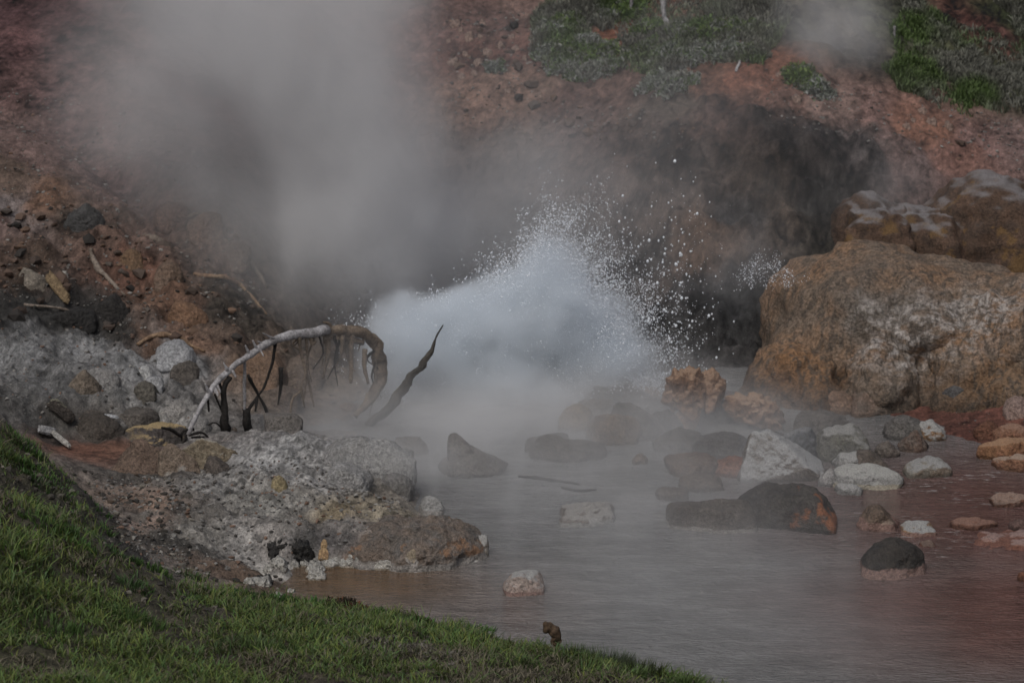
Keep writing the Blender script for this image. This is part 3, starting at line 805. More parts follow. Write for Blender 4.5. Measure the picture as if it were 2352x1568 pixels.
    (300,615,56,36,dome,.7,M(((.20,.125,.075),(.12,.08,.05)),None,None),"round ochre boulder below the driftwood stick"),
    (470,545,80,50,None,.7,M(((.17,.12,.095),(.11,.08,.065)),None,None),"brown boulder half lost in the steam on the left slope"),
    (400,520,90,44,flat,.7,M(((.16,.11,.09),(.1,.07,.06)),None,None),"flat brown boulder on the left slope above the ochre one"),
    (540,610,70,50,dome,.7,M(((.14,.105,.085),(.09,.07,.058)),None,None),"rounded boulder beside the upper exposed root"),
    (430,745,90,48,wedge,.6,M(((.22,.13,.08),(.14,.085,.055)),None,None),"orange brown boulder above the arched root"),
    (250,742,90,56,peak,.6,M(((.035,.032,.029),(.022,.02,.019)),None,None),"black crusty outcrop between the grey bank and brown slope"),
    (165,752,96,40,None,.6,M(((.034,.032,.03),(.022,.021,.02)),None,None),"black lumpy crust above the grey bank"),
    (590,880,120,74,dome,.6,M(((.19,.125,.085),(.12,.085,.062)),None,None),"large tan boulder behind the dead tree branches"),
    (690,880,110,60,dome,.6,M(((.15,.115,.09),(.1,.08,.066)),None,None),"hazy tan boulder under the top of the dead tree arch"),
    (640,935,90,40,flat,.6,M(((.14,.11,.09),(.09,.072,.06)),None,None),"low brown rock behind the forked black twigs"),
    (420,880,70,50,dome,.7,M(((.12,.105,.09),(.07,.062,.055)),None,None),"brown mossy mound left of the dead trunk"),
    (400,830,90,44,dome,.7,M(((.34,.345,.35),(.25,.25,.255)),None,None),"frosty pale hummock on the grey bank above the pebbles"),
    (1930,950,80,52,dome,.6,M(((.22,.14,.095),(.14,.1,.075)),None,None),"orange lobe at the foot of the travertine mound"),
    (2010,952,120,66,dome,.5,M(((.2,.14,.105),(.13,.105,.085)),None,None),"grey brown lobe right of the orange lobe at the mound's foot"),
    (2215,935,104,54,dome,.6,M(((.115,.11,.108),(.06,.058,.056)),None,None,spots=(.22,.21,.2)),"speckled black and grey rock on the red bank"),
    (2290,820,56,22,flat,.7,M(((.09,.085,.075),(.055,.052,.048)),(.3,.29,.27),None),"small dark stone sitting on the right side of the mound"),
    (2274,775,80,92,dome,.2,M(((.055,.052,.05),(.04,.038,.036)),None,None),"dark oval stone set into the face of the travertine mound"),
    (2318,925,100,34,flat,.7,M(((.15,.10,.085),(.09,.06,.05)),None,None),"purplish brown rock behind the red bank"),
    (2340,958,64,44,dome,.7,M(((.30,.22,.19),(.2,.14,.115)),None,None),"pinkish round rock at the edge above the orange tubes"),
    (2330,1020,90,44,dome,.7,M(((.25,.13,.08),(.15,.075,.05)),(.27,.165,.115),None),"rounded orange lump at the water's right edge"),
    (2270,1010,56,40,None,.7,M(((.17,.08,.05),(.10,.048,.032)),None,None),"rust brown lump left of the rounded orange one"),
    (2318,1056,140,38,flat,.4,M(((.30,.16,.085),(.16,.075,.045)),(.33,.20,.12),None),"long orange tube shaped rock reaching into the red water"),
    (2342,1084,96,32,flat,.5,M(((.26,.14,.085),(.15,.075,.05)),(.33,.245,.185),None),"pale topped tube rock below the long orange one"),
    (2325,1163,88,22,flat,.6,M(((.18,.09,.06),(.1,.05,.036)),(.27,.19,.15),None),"thin crusted reddish slab awash at the right edge"),
    (2243,1216,100,20,flat,.5,M(((.20,.10,.07),(.12,.06,.042)),(.24,.14,.105),None),"thin reddish shelf left of the pink crust shelf"),
    (2342,1218,44,22,dome,.7,M(((.16,.1,.085),(.1,.065,.055)),None,None),"small mauve stone above the pink crust shelf"),
    (2132,1256,34,10,flat,.8,M(((.2,.09,.06),(.14,.07,.05)),(.28,.2,.16),None),"tiny red pebble awash behind the dark domed boulder"),
    (2350,1335,24,22,dome,.8,M(RUST,None,None),"small rusty stone at the far right below the pink shelf"),
]
for i, (px, py, w_, h_, shp, dp, mt, lab) in enumerate(ROCKS):
    r_ = stone("rock" if w_ > 45 else "stone", px, py, w_, h_, lab, mt, "rock" if w_ > 45 else "stone", shp, dp, 100 + i, sub=5 if w_ > 45 else 4, sink=.9 if 850 < px < 910 else .3,
               n1=0.04, n2=0.018 if w_ > 60 else 0.022, soft=8 if shp is dome else 26, facets=2 if shp is dome else 4)

hr = empty("horned_rock", at_z(1095, 1094), "dark hazy rock with an upright horn standing in the misty pool", "rock")
hm = rock_mat((.15,.135,.12), (.10,.09,.08), None, None, key="horned")
stone_px("rock_body", [(1000,1092),(1018,1066),(1052,1044),(1090,1036),(1150,1064),(1195,1092)], 25.2, .6, None, hm, seed=36, parent=hr)
stone_px("horn", [(1034,1066),(1030,1014),(1048,1004),(1084,1030),(1110,1062)], 25.25, .22, None, hm, seed=37, parent=hr, n1=.06, n2=.04)

# flat pink crust shelf
sv = stone_px("crust_shelf", [(2215,1262),(2225,1235),(2290,1222),(2420,1225),(2440,1300)], 23.0, 0.9,
              "broad pink and grey crusted shelf lying in the red water", rock_mat((.30,.16,.12), (.2,.10,.075), (.29,.20,.175), (.22,.10,.07), 0.03, key="crust", spots=(.2,.19,.18)), "shelf", 41, 5, 8, 0.05, 0.03)
sv.rotation_euler.z = R(-14)
sv.location.z -= 0.06

# rounded orange snout of the ledge and the dark wet clump beside it
stone("ledge_snout", 990, 1302, 236, 104, "domed orange and grey snout at the end of the ledge with a white waterline",
      rock_mat((.185,.145,.115), (.125,.115,.105), None, (.32,.30,.275), 0.06, key="snout", spots=(.25,.15,.092)), "rock", [(-.35,0),(1,0),(-.35,.4),(-.15,.75),(.2,1),(.5,.93),(.82,.66),(.97,.3)], .8, 51, sub=6, n1=0.05, n2=0.028, sink=.5, soft=9)
stone("wet_clod", 680, 1285, 60, 44, "black wet clod at the foot of the ledge above the amber shallows", rock_mat((.036,.034,.031), (.02,.019,.018), None, None, key="wet", rough=.45), "clod", None, .7, 52, n1=.14, n2=.1)
stone("wet_clod", 640, 1272, 50, 22, "flat black clod left of the taller wet one", rock_mat((.036,.034,.031), (.02,.019,.018), None, None, key="wet", rough=.45), "clod", flat, .7, 53, n1=.14, n2=.1)
stone("wet_clod", 607, 1340, 34, 18, "small dark clod on the muddy margin of the amber shallows", rock_mat((.05,.047,.044), (.03,.028,.027), None, None, key="wet2"), "clod", None, .7, 54, n1=.14, n2=.1)

# white mineral lumps along the waterline
wl = rock_mat((.42,.41,.38), (.27,.255,.225), None, (.30,.26,.2), 0.012, key="white_mineral", top_th=.9)
for i, (px, py, w_, h_) in enumerate([(726,1314,42,17),(726,1332,38,24),(597,1345,46,18),(572,1340,22,14),(640,1306,32,22),(616,1316,26,18),(700,1302,24,16),(677,1305,20,18),
                                      (728,1300,56,16),(765,1302,50,16),(800,1304,44,22),(822,1302,46,28),(848,1298,30,26),(880,1300,54,18),(640,1378,30,16),(668,1362,22,10),(905,1300,40,18)]):
    lab = ["upper of the paired white lumps standing in the amber shallows", "lower knobbly white lump of the pair in the amber shallows", "white lump on the mud left of the amber shallows"][i] if i < 3 else \
        "small white mineral lump in the crusty row along the ledge's waterline"
    stone("mineral_lump", px, py, w_, h_, lab, wl, "mineral lump", None, .8, 300 + i, sub=4, n1=.10, n2=.09, group=None if i < 3 else "white mineral lumps along the waterline", sink=.3)

# ------------------------------------------------------------------ wood
def catmull(P, n):
    P = [np.array(p[:]) for p in P]
    Q = [2 * P[0] - P[1]] + P + [2 * P[-1] - P[-2]]
    out = []
    for i in range(1, len(Q) - 2):
        a, b, c, d = Q[i-1:i+3]
        for k in range(n):
            t = k / n
            out.append(0.5 * (2*b + (c-a)*t + (2*a-5*b+4*c-d)*t*t + (3*b-a-3*c+d)*t**3))
    out.append(P[-1])
    return np.array(out)

def tube(name, P, rad, mat, parent=None, seed=0, ring=10, n=6, rough=0.12, label=None, cat=None, group=None):
    C = catmull(P, n)
    rr = np.interp(np.linspace(0, 1, len(C)), np.linspace(0, 1, len(rad)), rad)
    C = C + (rr * 0.3)[:, None] * np.stack([fbm(C * 7 + seed + 9 * k, 2, seed + k) for k in range(3)], 1)
    T = np.gradient(C, axis=0)
    T /= np.linalg.norm(T, axis=1)[:, None] + 1e-9
    up = np.tile(np.array([0.13, 1.0, 0.21]), (len(C), 1))
    A = np.cross(T, up); A /= np.linalg.norm(A, axis=1)[:, None] + 1e-9
    B = np.cross(T, A)
    th = np.linspace(0, 2 * math.pi, ring, endpoint=False)
    V = C[:, None] + (A[:, None] * np.cos(th)[None, :, None] + B[:, None] * np.sin(th)[None, :, None]) * rr[:, None, None]
    V = V.reshape(-1, 3)
    D = V - np.repeat(C, ring, 0)
    V = V + D * (rough * 2 * fbm(V * 14 + seed, 3, seed + 7))[:, None]
    m = len(C)
    i = np.arange(m * ring).reshape(m, ring)
    q = np.stack([i[:-1], np.roll(i[:-1], -1, 1), np.roll(i[1:], -1, 1), i[1:]], -1).reshape(-1, 4)
    V = np.vstack([V, C[0], C[-1]])
    c0, c1 = m * ring, m * ring + 1
    t0 = np.stack([np.roll(i[0], -1), i[0], np.full(ring, c0)], -1)
    t1 = np.stack([i[-1], np.roll(i[-1], -1), np.full(ring, c1)], -1)
    base = np.array(P[0][:])
    loc = Vector(base) if not parent else Vector((0, 0, 0))
    off = base if not parent else np.array(parent.location[:])
    o = mesh_np(name, V - off, [q, np.vstack([t0, t1])], mat, parent, True, loc)
    if label: tag(o, label, cat, group)
    return o

def wood_mat(name, a, b, scale=9, spec=.2):
    m = NB(name)
    oc = m.coord("Object")
    na = m.noise(m.vmath('MULTIPLY', oc, (1, 1, 0.4)), scale, 5, .65)
    nb_ = m.noise(oc, scale * 5, 3, .6)
    c = m.mix(m.ramp(na, .35, .65), a, b)
    c = m.mix(1.0, c, m.ramp(nb_, .25, .75, .6, 1.4), 'MULTIPLY')
    m.surf(c, .85, m.bump(m.math('ADD', na, nb_), .6, .01), spec)
    return m.m
silver = wood_mat("silver_wood", (.40,.39,.395), (.20,.19,.19))
mossy = wood_mat("mossy_wood", (.20,.155,.115), (.11,.088,.068))
black = wood_mat("charred_wood", (.028,.025,.023), (.016,.015,.014))
tan = wood_mat("tan_wood", (.30,.21,.135), (.16,.10,.065))
ashw = wood_mat("ash_wood", (.24,.20,.165), (.13,.105,.085))

root = at_y(437, 992, 25.3)
dt = empty("dead_tree", root, "fallen silver grey dead tree arched over the left shore with hanging black twigs", "dead tree")
def Yt(px): return 25.3 + (px - 437) / 450 * 1.6
trunk = [(432,1000),(448,960),(472,915),(515,862),(570,818),(620,785),(680,768),(750,757)]
tube("trunk", [at_y(a, b, Yt(a)) for a, b in trunk], [.020,.021,.024,.028,.031,.035,.044,.05], silver, dt, 3, 14, 8, .09)
kr = random.Random(3)
for k in range(9):
    i0 = kr.uniform(1.2, 6.5); a0, b0 = trunk[int(i0)], trunk[int(i0) + 1]
    f_ = i0 - int(i0); kx, ky = a0[0] + (b0[0] - a0[0]) * f_, a0[1] + (b0[1] - a0[1]) * f_
    s_ = kr.choice([-1, 1])
    tube("twig_stub", [at_y(kx, ky, Yt(kx)), at_y(kx - 6 * s_, ky - 11 * s_ - 2, Yt(kx) - .03), at_y(kx - 10 * s_, ky - 20 * s_ - 3, Yt(kx) - .05)], [.02, .011, .005], silver, dt, 960 + k, 7, 4, .25)
arch = [(665,772),(750,760),(812,758),(856,778),(874,830),(872,880),(850,920),(815,955)]
tube("arch_limb", [at_y(a, b, Yt(a) + .02) for a, b in arch], [.034,.048,.056,.064,.068,.062,.048,.024], mossy, dt, 5, 16, 10, .13)
BR = [([(640,782),(618,772),(603,764)],.012,.004,silver), ([(612,790),(592,784)],.01,.004,silver),
      ([(560,822),(563,850),(561,900),(563,985)],.018,.009,silver), ([(569,862),(592,905),(610,940),(620,988)],.014,.008,black),
      ([(633,785),(622,845),(606,890),(588,915),(570,945),(564,990)],.014,.01,black), ([(530,865),(517,890),(516,940),(514,990)],.022,.036,black),
      ([(505,880),(512,905),(516,935)],.012,.012,black), ([(476,910),(480,945)],.012,.006,black), ([(493,905),(502,925),(508,940)],.009,.005,black),
      ([(646,845),(645,890),(638,930)],.02,.006,black), ([(686,775),(692,810),(702,855),(692,890),(700,935)],.016,.007,mossy), ([(703,850),(714,900),(722,935)],.012,.006,mossy),
      ([(752,768),(754,810),(742,870)],.026,.01,mossy), ([(712,775),(716,790),(724,782)],.018,.012,mossy), ([(806,770),(806,820),(806,880)],.03,.012,mossy), ([(788,770),(784,815)],.022,.012,mossy),
      ([(840,800),(838,840),(845,880)],.022,.012,mossy), ([(770,776),(800,778),(832,788)],.02,.02,mossy), ([(690,900),(672,915),(668,955)],.014,.01,mossy),
      ([(445,985),(420,990),(417,1012)],.013,.007,black), ([(434,1000),(462,993),(478,1006),(474,1024)],.012,.008,black), ([(440,1005),(468,1003)],.009,.007,black),
      ([(540,985),(525,1000),(510,1016)],.022,.018,ashw), ([(414,1000),(395,988),(372,982)],.016,.008,black), ([(566,940),(566,965),(572,990)],.034,.034,black), ([(590,912),(586,945)],.014,.008,black),
      ([(598,915),(615,950),(612,975)],.012,.01,black), ([(760,750),(752,742),(742,740)],.018,.006,mossy), ([(512,985),(495,970),(478,975)],.01,.006,black)]
for i, (pl, r0, r1, mt) in enumerate(BR):
    r0, r1 = r0 * 1.2, r1 * 1.2
    tube("root" if i in (19, 20, 21, 22, 23) else "branch", [at_y(a, b, Yt(a) + .01 * ((i * 7) % 5 - 2)) for a, b in pl], [r0, (r0 + r1) / 2, r1], mt, dt, 40 + i, 8, 5, .18)

rr = random.Random(8)
for k in range(16):                                            # the fringe of fine roots under the arch
    t = rr.random()
    x0 = 690 + 190 * t
    y0 = 772 + 60 * max(0, (x0 - 820) / 60) ** 1.5
    L = rr.choice([25, 40, 60, 90, 130, 170]) * rr.uniform(.8, 1.2)
    dx = rr.uniform(-22, 22)
    tube("fine_root", [at_y(x0, y0, Yt(x0)), at_y(x0 + dx, y0 + L * .5, Yt(x0) + .03), at_y(x0 + dx * .6 + rr.uniform(-24, 24), y0 + L, Yt(x0))], [rr.uniform(.009, .018), .009, .004], mossy if k % 3 else black, dt, 900 + k, 6, 5, .2)
sap = [(842,978),(895,932),(925,898),(945,862),(972,832),(990,805),(1004,770),(1018,746)]
sl = tube("dead_sapling", [at_y(a, b, 26.7) for a, b in sap], [.035,.052,.044,.037,.033,.02,.009,.004], wood_mat("weathered_wood", (.085,.078,.068), (.045,.042,.038)), None, 61, 12, 8, .2,
          "bare dark sapling leaning out in front of the white splash", "dead sapling")

STICKS = [([(207,574),(214,600),(232,625),(258,652),(287,680)],[.02,.03,.028,.02,.012],ashw,28.0,"grey driftwood stick lying down the left brown slope"),
          ([(315,791),(345,774),(378,769),(413,780),(440,796),(470,806)],[.014,.024,.026,.024,.018,.012],tan,27.1,"tan arched root on the left slope above the frosty hummock"),
          ([(445,629),(485,634),(525,640),(560,662),(612,722)],[.018,.022,.024,.02,.01],tan,28.1,"long exposed root trailing down the slope into the steam"),
          ([(500,545),(540,570),(580,610),(612,660)],[.022,.03,.03,.015],ashw,28.6,"upper exposed root fading into the steam"),
          ([(330,540),(360,552),(382,560)],[.03,.035,.02],ashw,28.7,"short thick log end on the left slope"),
          ([(430,500),(465,492),(500,490)],[.02,.022,.012],ashw,29.2,"thin pale branch lying across the top of the left slope"),
          ([(1190,1094),(1235,1098),(1290,1105),(1332,1112)],[.012,.02,.018,.008],black,None,"thin dark stick floating in the steamy mid pool"),
          ([(1290,1118),(1330,1126),(1370,1124)],[.01,.014,.008],black,None,"shorter dark stick floating right of the long thin one"),
          ([(1516,-30),(1524,15),(1528,45),(1545,72),(1556,90)],[.026,.026,.03,.03,.035],silver,33.5,"bare white branch hanging over the green shrubs"),
          ([(1452,-10),(1448,25),(1440,60)],[.02,.018,.014],silver,33.9,"faint grey branch left of the bare white one"),
          ([(1700,140),(1690,165)],[.02,.015],silver,32.5,"short pale twig on the red slope"),
          ([(2054,60),(2056,92)],[.02,.016],silver,33.6,"pale upright stub at the left edge of the green slope"),
          ([(55,700),(140,712),(190,730)],[.012,.014,.01],ashw,27.0,"thin grey stick on the black crust")]
for i, (pl, rad, mt, Y, lab) in enumerate(STICKS):
    P = []
    for a, b in pl:
        p = at_z(a, b, 0.012) if Y is None else at_y(a, b, Y)
        if Y and Y < 33:                                # lie on the slope
            h = hit(a, b)
            p = h + (Vector((0, 0, CAM_H)) - h).normalized() * 0.03
        P.append(p)
    tube("fallen_branch", P, rad, mt, None, 80 + i, 10, 6, .2, lab, "branch")

# leaning yellow slab, bleached plank, curled bark
def plank(name, a, b, wid, thick, mat, label, cat, seed):
    A, B = hit(*a), hit(*b)
    A += Vector((0, -.04, .05)); B += Vector((0, -.04, .05))
    d = (B - A); L = d.length; d.normalize()
    side = d.cross(Vector((0, -1, .5))).normalized()
    nrm = side.cross(d).normalized()
    v, f = ico(5)
    q = np.sign(v) * np.abs(v) ** .7
    q = q / np.abs(q).max(1, keepdims=True) ** .25
    X = q * np.array([L / 2 * 1.05, wid / 2, thick / 2])
    X = X * (1 + .13 * fbm(v * 2.2 + seed, 3, seed) + .05 * fbm(v * 8 + seed, 3, seed))[:, None]
    Wd = np.outer(X[:, 0], d) + np.outer(X[:, 1], side) + np.outer(X[:, 2], nrm)
    o = mesh_np(name, Wd, f, mat, None, True, (A + B) / 2)
    return tag(o, label, cat)
plank("leaning_slab", (112,640), (158,704), .10, .05, rock_mat((.26,.19,.11), (.15,.105,.06), None, None, key="yellow"), "leaning yellow brown slab with a pale edge on the left slope", "slab", 3)
plank("bleached_plank", (92,996), (128,1003), .08, .05, rock_mat((.46,.455,.45), (.32,.315,.31), None, None, key="bleached"), "short white bleached chunk in the edge of the grass", "driftwood", 4)
plank("bleached_plank", (120,1000), (160,1032), .05, .05, rock_mat((.44,.425,.39), (.26,.245,.22), None, None, key="bleached2"), "narrow bleached strip running down beside the red trickle", "driftwood", 5)
plank("bleached_plank", (240,965), (272,969), .035, .03, rock_mat((.55,.56,.57), (.42,.42,.43), None, None, key="bleached3"), "thin white sliver lying on the dark grey bank", "driftwood", 6)
plank("curled_bark", (118,932), (168,975), .12, .06, rock_mat((.06,.05,.042), (.035,.03,.026), (.2,.19,.14), None, key="bark"), "curled dark bark with a pale rim on the grey bank", "bark", 7)

# upright driftwood stub on the near bank
stub = [(1284,1482),(1272,1472),(1281,1462),(1272,1448),(1258,1438),(1250,1428)]
tube("driftwood_stub", [at_y(a, b, 19.75) for a, b in stub], [.035,.028,.032,.045,.04,.012], wood_mat("wet_wood", (.10,.066,.04), (.03,.024,.02)), None, 91, 12, 7, .3,
     "upright curled dark driftwood stub on the near grassy bank", "driftwood")
#PART3
# ------------------------------------------------------------------ grass, shrubs, gravel
def in_poly(px, py, poly):
    px, py = np.asarray(px), np.asarray(py)
    c = np.zeros(px.shape, bool)
    n = len(poly)
    for i in range(n):
        x1, y1 = poly[i]; x2, y2 = poly[(i+1) % n]
        cond = ((y1 > py) != (y2 > py)) & (px < (x2-x1) * (py-y1) / (y2-y1 + 1e-12) + x1)
        c ^= cond
    return c

def leaf_mat(name, attr="tint", rough=.55, trans=.25):
    m = NB(name)
    a = m.n("ShaderNodeAttribute", attribute_name=attr)
    p = m.surf(a.outputs["Color"], rough, None, .3)
    tr = m.n("ShaderNodeBsdfTranslucent")
    m.put(tr.inputs[0], a.outputs["Color"])
    mx = m.n("ShaderNodeMixShader")
    mx.inputs[0].default_value = trans
    m.t.links.new(p.outputs[0], mx.inputs[1]); m.t.links.new(tr.outputs[0], mx.inputs[2])
    m.t.links.new(mx.outputs[0], m.out.inputs["Surface"])
    return m.m
blade_m = leaf_mat("grass_blade")

def blades(name, X, Y, Z, length, width, tint, lean, seed, mat=blade_m, azim=None):
    rng = np.random.default_rng(seed)
    n = len(X)
    az = rng.uniform(0, 2*math.pi, n) if azim is None else azim
    ca, sa = np.cos(az), np.sin(az)
    base = np.stack([X, Y, Z], 1)
    side = np.stack([-sa, ca, np.zeros(n)], 1)
    # blades face the light any way; a second spin keeps them from all lining up
    sp = rng.uniform(-1, 1, n)
    side = side * np.cos(sp)[:, None] + np.stack([ca, sa, np.zeros(n)], 1) * np.sin(sp)[:, None]
    dirh = np.stack([ca, sa, np.zeros(n)], 1)
    V, T = [], []
    for k, (t, wf) in enumerate([(0, .8), (.45, 1.0), (.8, .62)]):
        c = base + dirh * (lean * length * t * t)[:, None] + np.array([0, 0, 1.0]) * (length * t * (1 - .35 * lean * t))[:, None]
        h = side * (width * wf / 2)[:, None]
        V += [c - h, c + h]; T += [tint * (.7 + .3 * t / .8)] * 2
    tip = base + dirh * (lean * length)[:, None] + np.array([0, 0, 1.0]) * (length * (1 - .35 * lean))[:, None]
    V.append(tip); T.append(tint)
    V = np.stack(V, 1).reshape(-1, 3); T = np.stack(T, 1).reshape(-1, 3)
    b = (np.arange(n) * 7)[:, None]
    q = np.concatenate([b + [0, 1, 3, 2], b + [2, 3, 5, 4]])
    t = b + [4, 5, 6]
    o = mesh_np(name, V, [q, t], mat, None, True)
    set_color(o, "tint", T)
    return o

rng = np.random.default_rng(4)
GRASS = [(-400,960),(0,968),(60,985),(95,1010),(120,1075),(150,1120),(200,1180),(230,1235),(290,1290),(340,1315),(420,1338),(520,1345),(600,1372),(700,1392),
         (790,1404),(900,1420),(1000,1446),(1100,1460),(1180,1482),(1290,1506),(1400,1515),(1520,1548),(1620,1572),(1700,1600),(1700,2600),(-400,2600)]
N = 300000
gx = rng.uniform(-5.2, 2.6, N); gy = rng.uniform(14.6, 22.6, N)
gz = ground(gx, gy)
ppx, ppy = to_px(gx, gy, gz)
Q = np.stack([gx, gy, gz], 1)
jx = 26 * fbm(Q * 2.5, 3, 201); jy = 22 * fbm(Q * 2.5, 3, 202)
keep = in_poly(ppx + jx, ppy + jy, GRASS) & (ppx > -250) & (ppx < 1800) & (ppy < 1720)
patch = fbm(Q * 1.7, 3, 210)
patch2 = fbm(Q * 4.3, 2, 220)
edge_y = np.interp(ppx, [a for a, b in GRASS[1:22]], [b for a, b in GRASS[1:22]])
keep &= rng.uniform(0, 1, N) < np.clip(.46 + .32 * sstep(1290, 1400, ppy) + .75 * patch + .75 * patch2, .06, 1)
soft_edge = sstep(0, 120, ppy - edge_y) * .7 + .3
keep &= (rng.uniform(0, 1, N) < soft_edge) | (ppx > 520)
keep &= gz > .05
gx, gy, gz, ppx, ppy, patch, patch2 = [a[keep] for a in (gx, gy, gz, ppx, ppy, patch, patch2)]
n = len(gx)
dry = sstep(.1, .65, fbm(np.stack([gx, gy, gz], 1) * 1.3 + 31, 3, 230) + .35 * sstep(1450, 1560, ppy) - .1)
u = rng.uniform(0, 1, n)
green = np.array([.118, .178, .05]) * rng.uniform(.55, 1.5, n)[:, None] * np.stack([rng.uniform(.8, 1.35, n), np.ones(n), rng.uniform(.7, 1.3, n)], 1)
straw = np.array([.165, .145, .10]) * rng.uniform(.5, 1.35, n)[:, None]
dark_p = sstep(.0, .6, fbm(np.stack([gx, gy, gz], 1) * 3.1 + 11, 3, 240))
green = green * (1 - .45 * dark_p)[:, None]
is_dry = rng.uniform(0, 1, n) < .20 + .62 * dry
tint = np.where(is_dry[:, None], straw, green)
ln = (.036 + .085 * rng.uniform(0, 1, n) ** 1.7) * (1 + .5 * np.clip(patch, -.5, 1)) * np.where(is_dry, .8, 1)
blades("grass", gx, gy, gz - .004, ln, rng.uniform(.0045, .011, n), tint, np.where(is_dry, rng.uniform(.4, 1.3, n), rng.uniform(.25, 1.25, n)), 5)
tag(bpy.data.objects["grass"], "short green and straw coloured grass covering the near bank", "grass", None, "stuff")

def tuft(cx, cy, rad, n, L, col, seed, label, name="grass_tuft", wd=.004, lean=(.1, .6), cat="grass tuft", group=None):
    r = np.random.default_rng(seed)
    p = hit(cx, cy)
    a, d = r.uniform(0, 2*math.pi, n), rad * np.sqrt(r.uniform(0, 1, n))
    x, y = p.x + d * np.cos(a), p.y + .6 * d * np.sin(a)
    z = ground(x, y)
    t = np.array(col) * r.uniform(.55, 1.5, n)[:, None]
    o = blades(name, x, y, z - .005, r.uniform(.5, 1, n) * L, np.full(n, wd) * r.uniform(.7, 1.3, n), t, r.uniform(*lean, n), seed, azim=a + r.normal(0, .7, n))
    return tag(o, label, cat, group)
tuft(1390,1525,.22,620,.23,(.05,.075,.03),301,"tall fine grass tuft at the pool edge right of the driftwood stub",wd=.0035)
tuft(1330,1515,.14,260,.16,(.055,.085,.03),302,"shorter fine grass tuft just right of the driftwood stub",wd=.0035)
tuft(1470,1548,.16,320,.17,(.06,.075,.035),303,"fine drooping grass tuft where the bank runs out at the bottom",wd=.0035)
tuft(1100,1450,.12,90,.10,(.07,.15,.035),304,"bright broad bladed grass tuft by the brown moss bank",wd=.012)
tuft(990,1440,.14,110,.09,(.06,.13,.03),305,"bright broad bladed tuft left of the brown moss bank",wd=.012)
tuft(715,1395,.16,130,.10,(.07,.15,.04),306,"bright broad bladed tuft left of the red brown weeds",wd=.013)
tuft(630,1378,.16,120,.09,(.055,.12,.03),307,"broad leaved green tuft near the muddy margin",wd=.015)
tuft(560,1375,.14,90,.09,(.04,.085,.028),308,"dark broad leaved tuft on the bank above the mud",wd=.018)
tuft(870,1410,.16,150,.07,(.06,.13,.03),309,"low bright tuft right of the red brown weeds",wd=.009)
tuft(70,1090,.16,130,.09,(.07,.14,.035),310,"green tuft high on the left end of the bank",wd=.009)
tuft(40,1010,.16,130,.08,(.06,.115,.03),311,"topmost green tuft at the left edge",wd=.009)
tuft(95,1200,.18,140,.08,(.075,.14,.035),312,"yellowish green tuft at the left below the topmost ones",wd=.010)
tuft(220,1165,.12,70,.06,(.05,.10,.03),313,"small green sprig alone on the dark soil slope",wd=.010)
tuft(170,1250,.16,120,.08,(.075,.15,.035),314,"green tuft at the grass edge beside the dark soil",wd=.010)
tuft(480,1365,.2,170,.09,(.085,.155,.04),316,"green tuft left of the dark broad leaved one",wd=.010)
tuft(800,1450,.22,200,.10,(.08,.14,.04),317,"tall loose tuft below the red brown weeds",wd=.007)
tuft(300,1420,.25,220,.11,(.085,.145,.045),318,"loose long bladed tuft in the lower left grass",wd=.008)
tuft(600,1490,.25,220,.11,(.09,.14,.05),319,"long pale green tuft near the bottom left of centre",wd=.008)
tuft(120,1450,.25,200,.11,(.08,.14,.04),320,"long bladed tuft near the lower left corner",wd=.008)
tuft(1180,1530,.2,200,.10,(.09,.13,.05),321,"thin grass tuft at the bottom below the dark moss clump",wd=.006)
er = random.Random(5)
for k in range(26):
    ex = 640 + 930 * k / 25 + er.uniform(-14, 14)
    ey = float(np.interp(ex, [600, 700, 790, 900, 1000, 1100, 1180, 1290, 1400, 1520, 1620], [1372, 1392, 1404, 1420, 1446, 1460, 1482, 1506, 1520, 1550, 1572])) + er.uniform(4, 22)
    tuft(ex, ey, er.uniform(.06, .13), er.randint(40, 110), er.uniform(.06, .12), er.choice([(.08,.15,.04),(.07,.12,.035),(.10,.15,.05),(.12,.12,.07)]), 340 + k,
         "ragged green tuft spilling over the near bank's edge at the pool", wd=er.uniform(.005, .011), lean=(.2, 1.1), group="ragged tufts along the pool edge of the near bank")
for k in range(24):
    ex, ey = er.choice([(60,1000),(110,1070),(140,1110),(190,1170),(225,1230),(270,1270),(330,1300),(410,1330)])
    tuft(ex + er.uniform(-50, 45), ey + er.uniform(-12, 60), er.uniform(.05, .12), er.randint(25, 70), er.uniform(.05, .09), er.choice([(.08,.15,.04),(.06,.11,.035),(.12,.12,.07)]), 380 + k,
         "small ragged sprig of grass on the dark left edge of the near bank", wd=er.uniform(.005, .011), lean=(.2, 1.1), group="ragged sprigs on the left edge of the near bank")
tuft(350,1310,.14,110,.08,(.07,.13,.035),315,"green tuft at the foot of the dark soil slope",wd=.010)

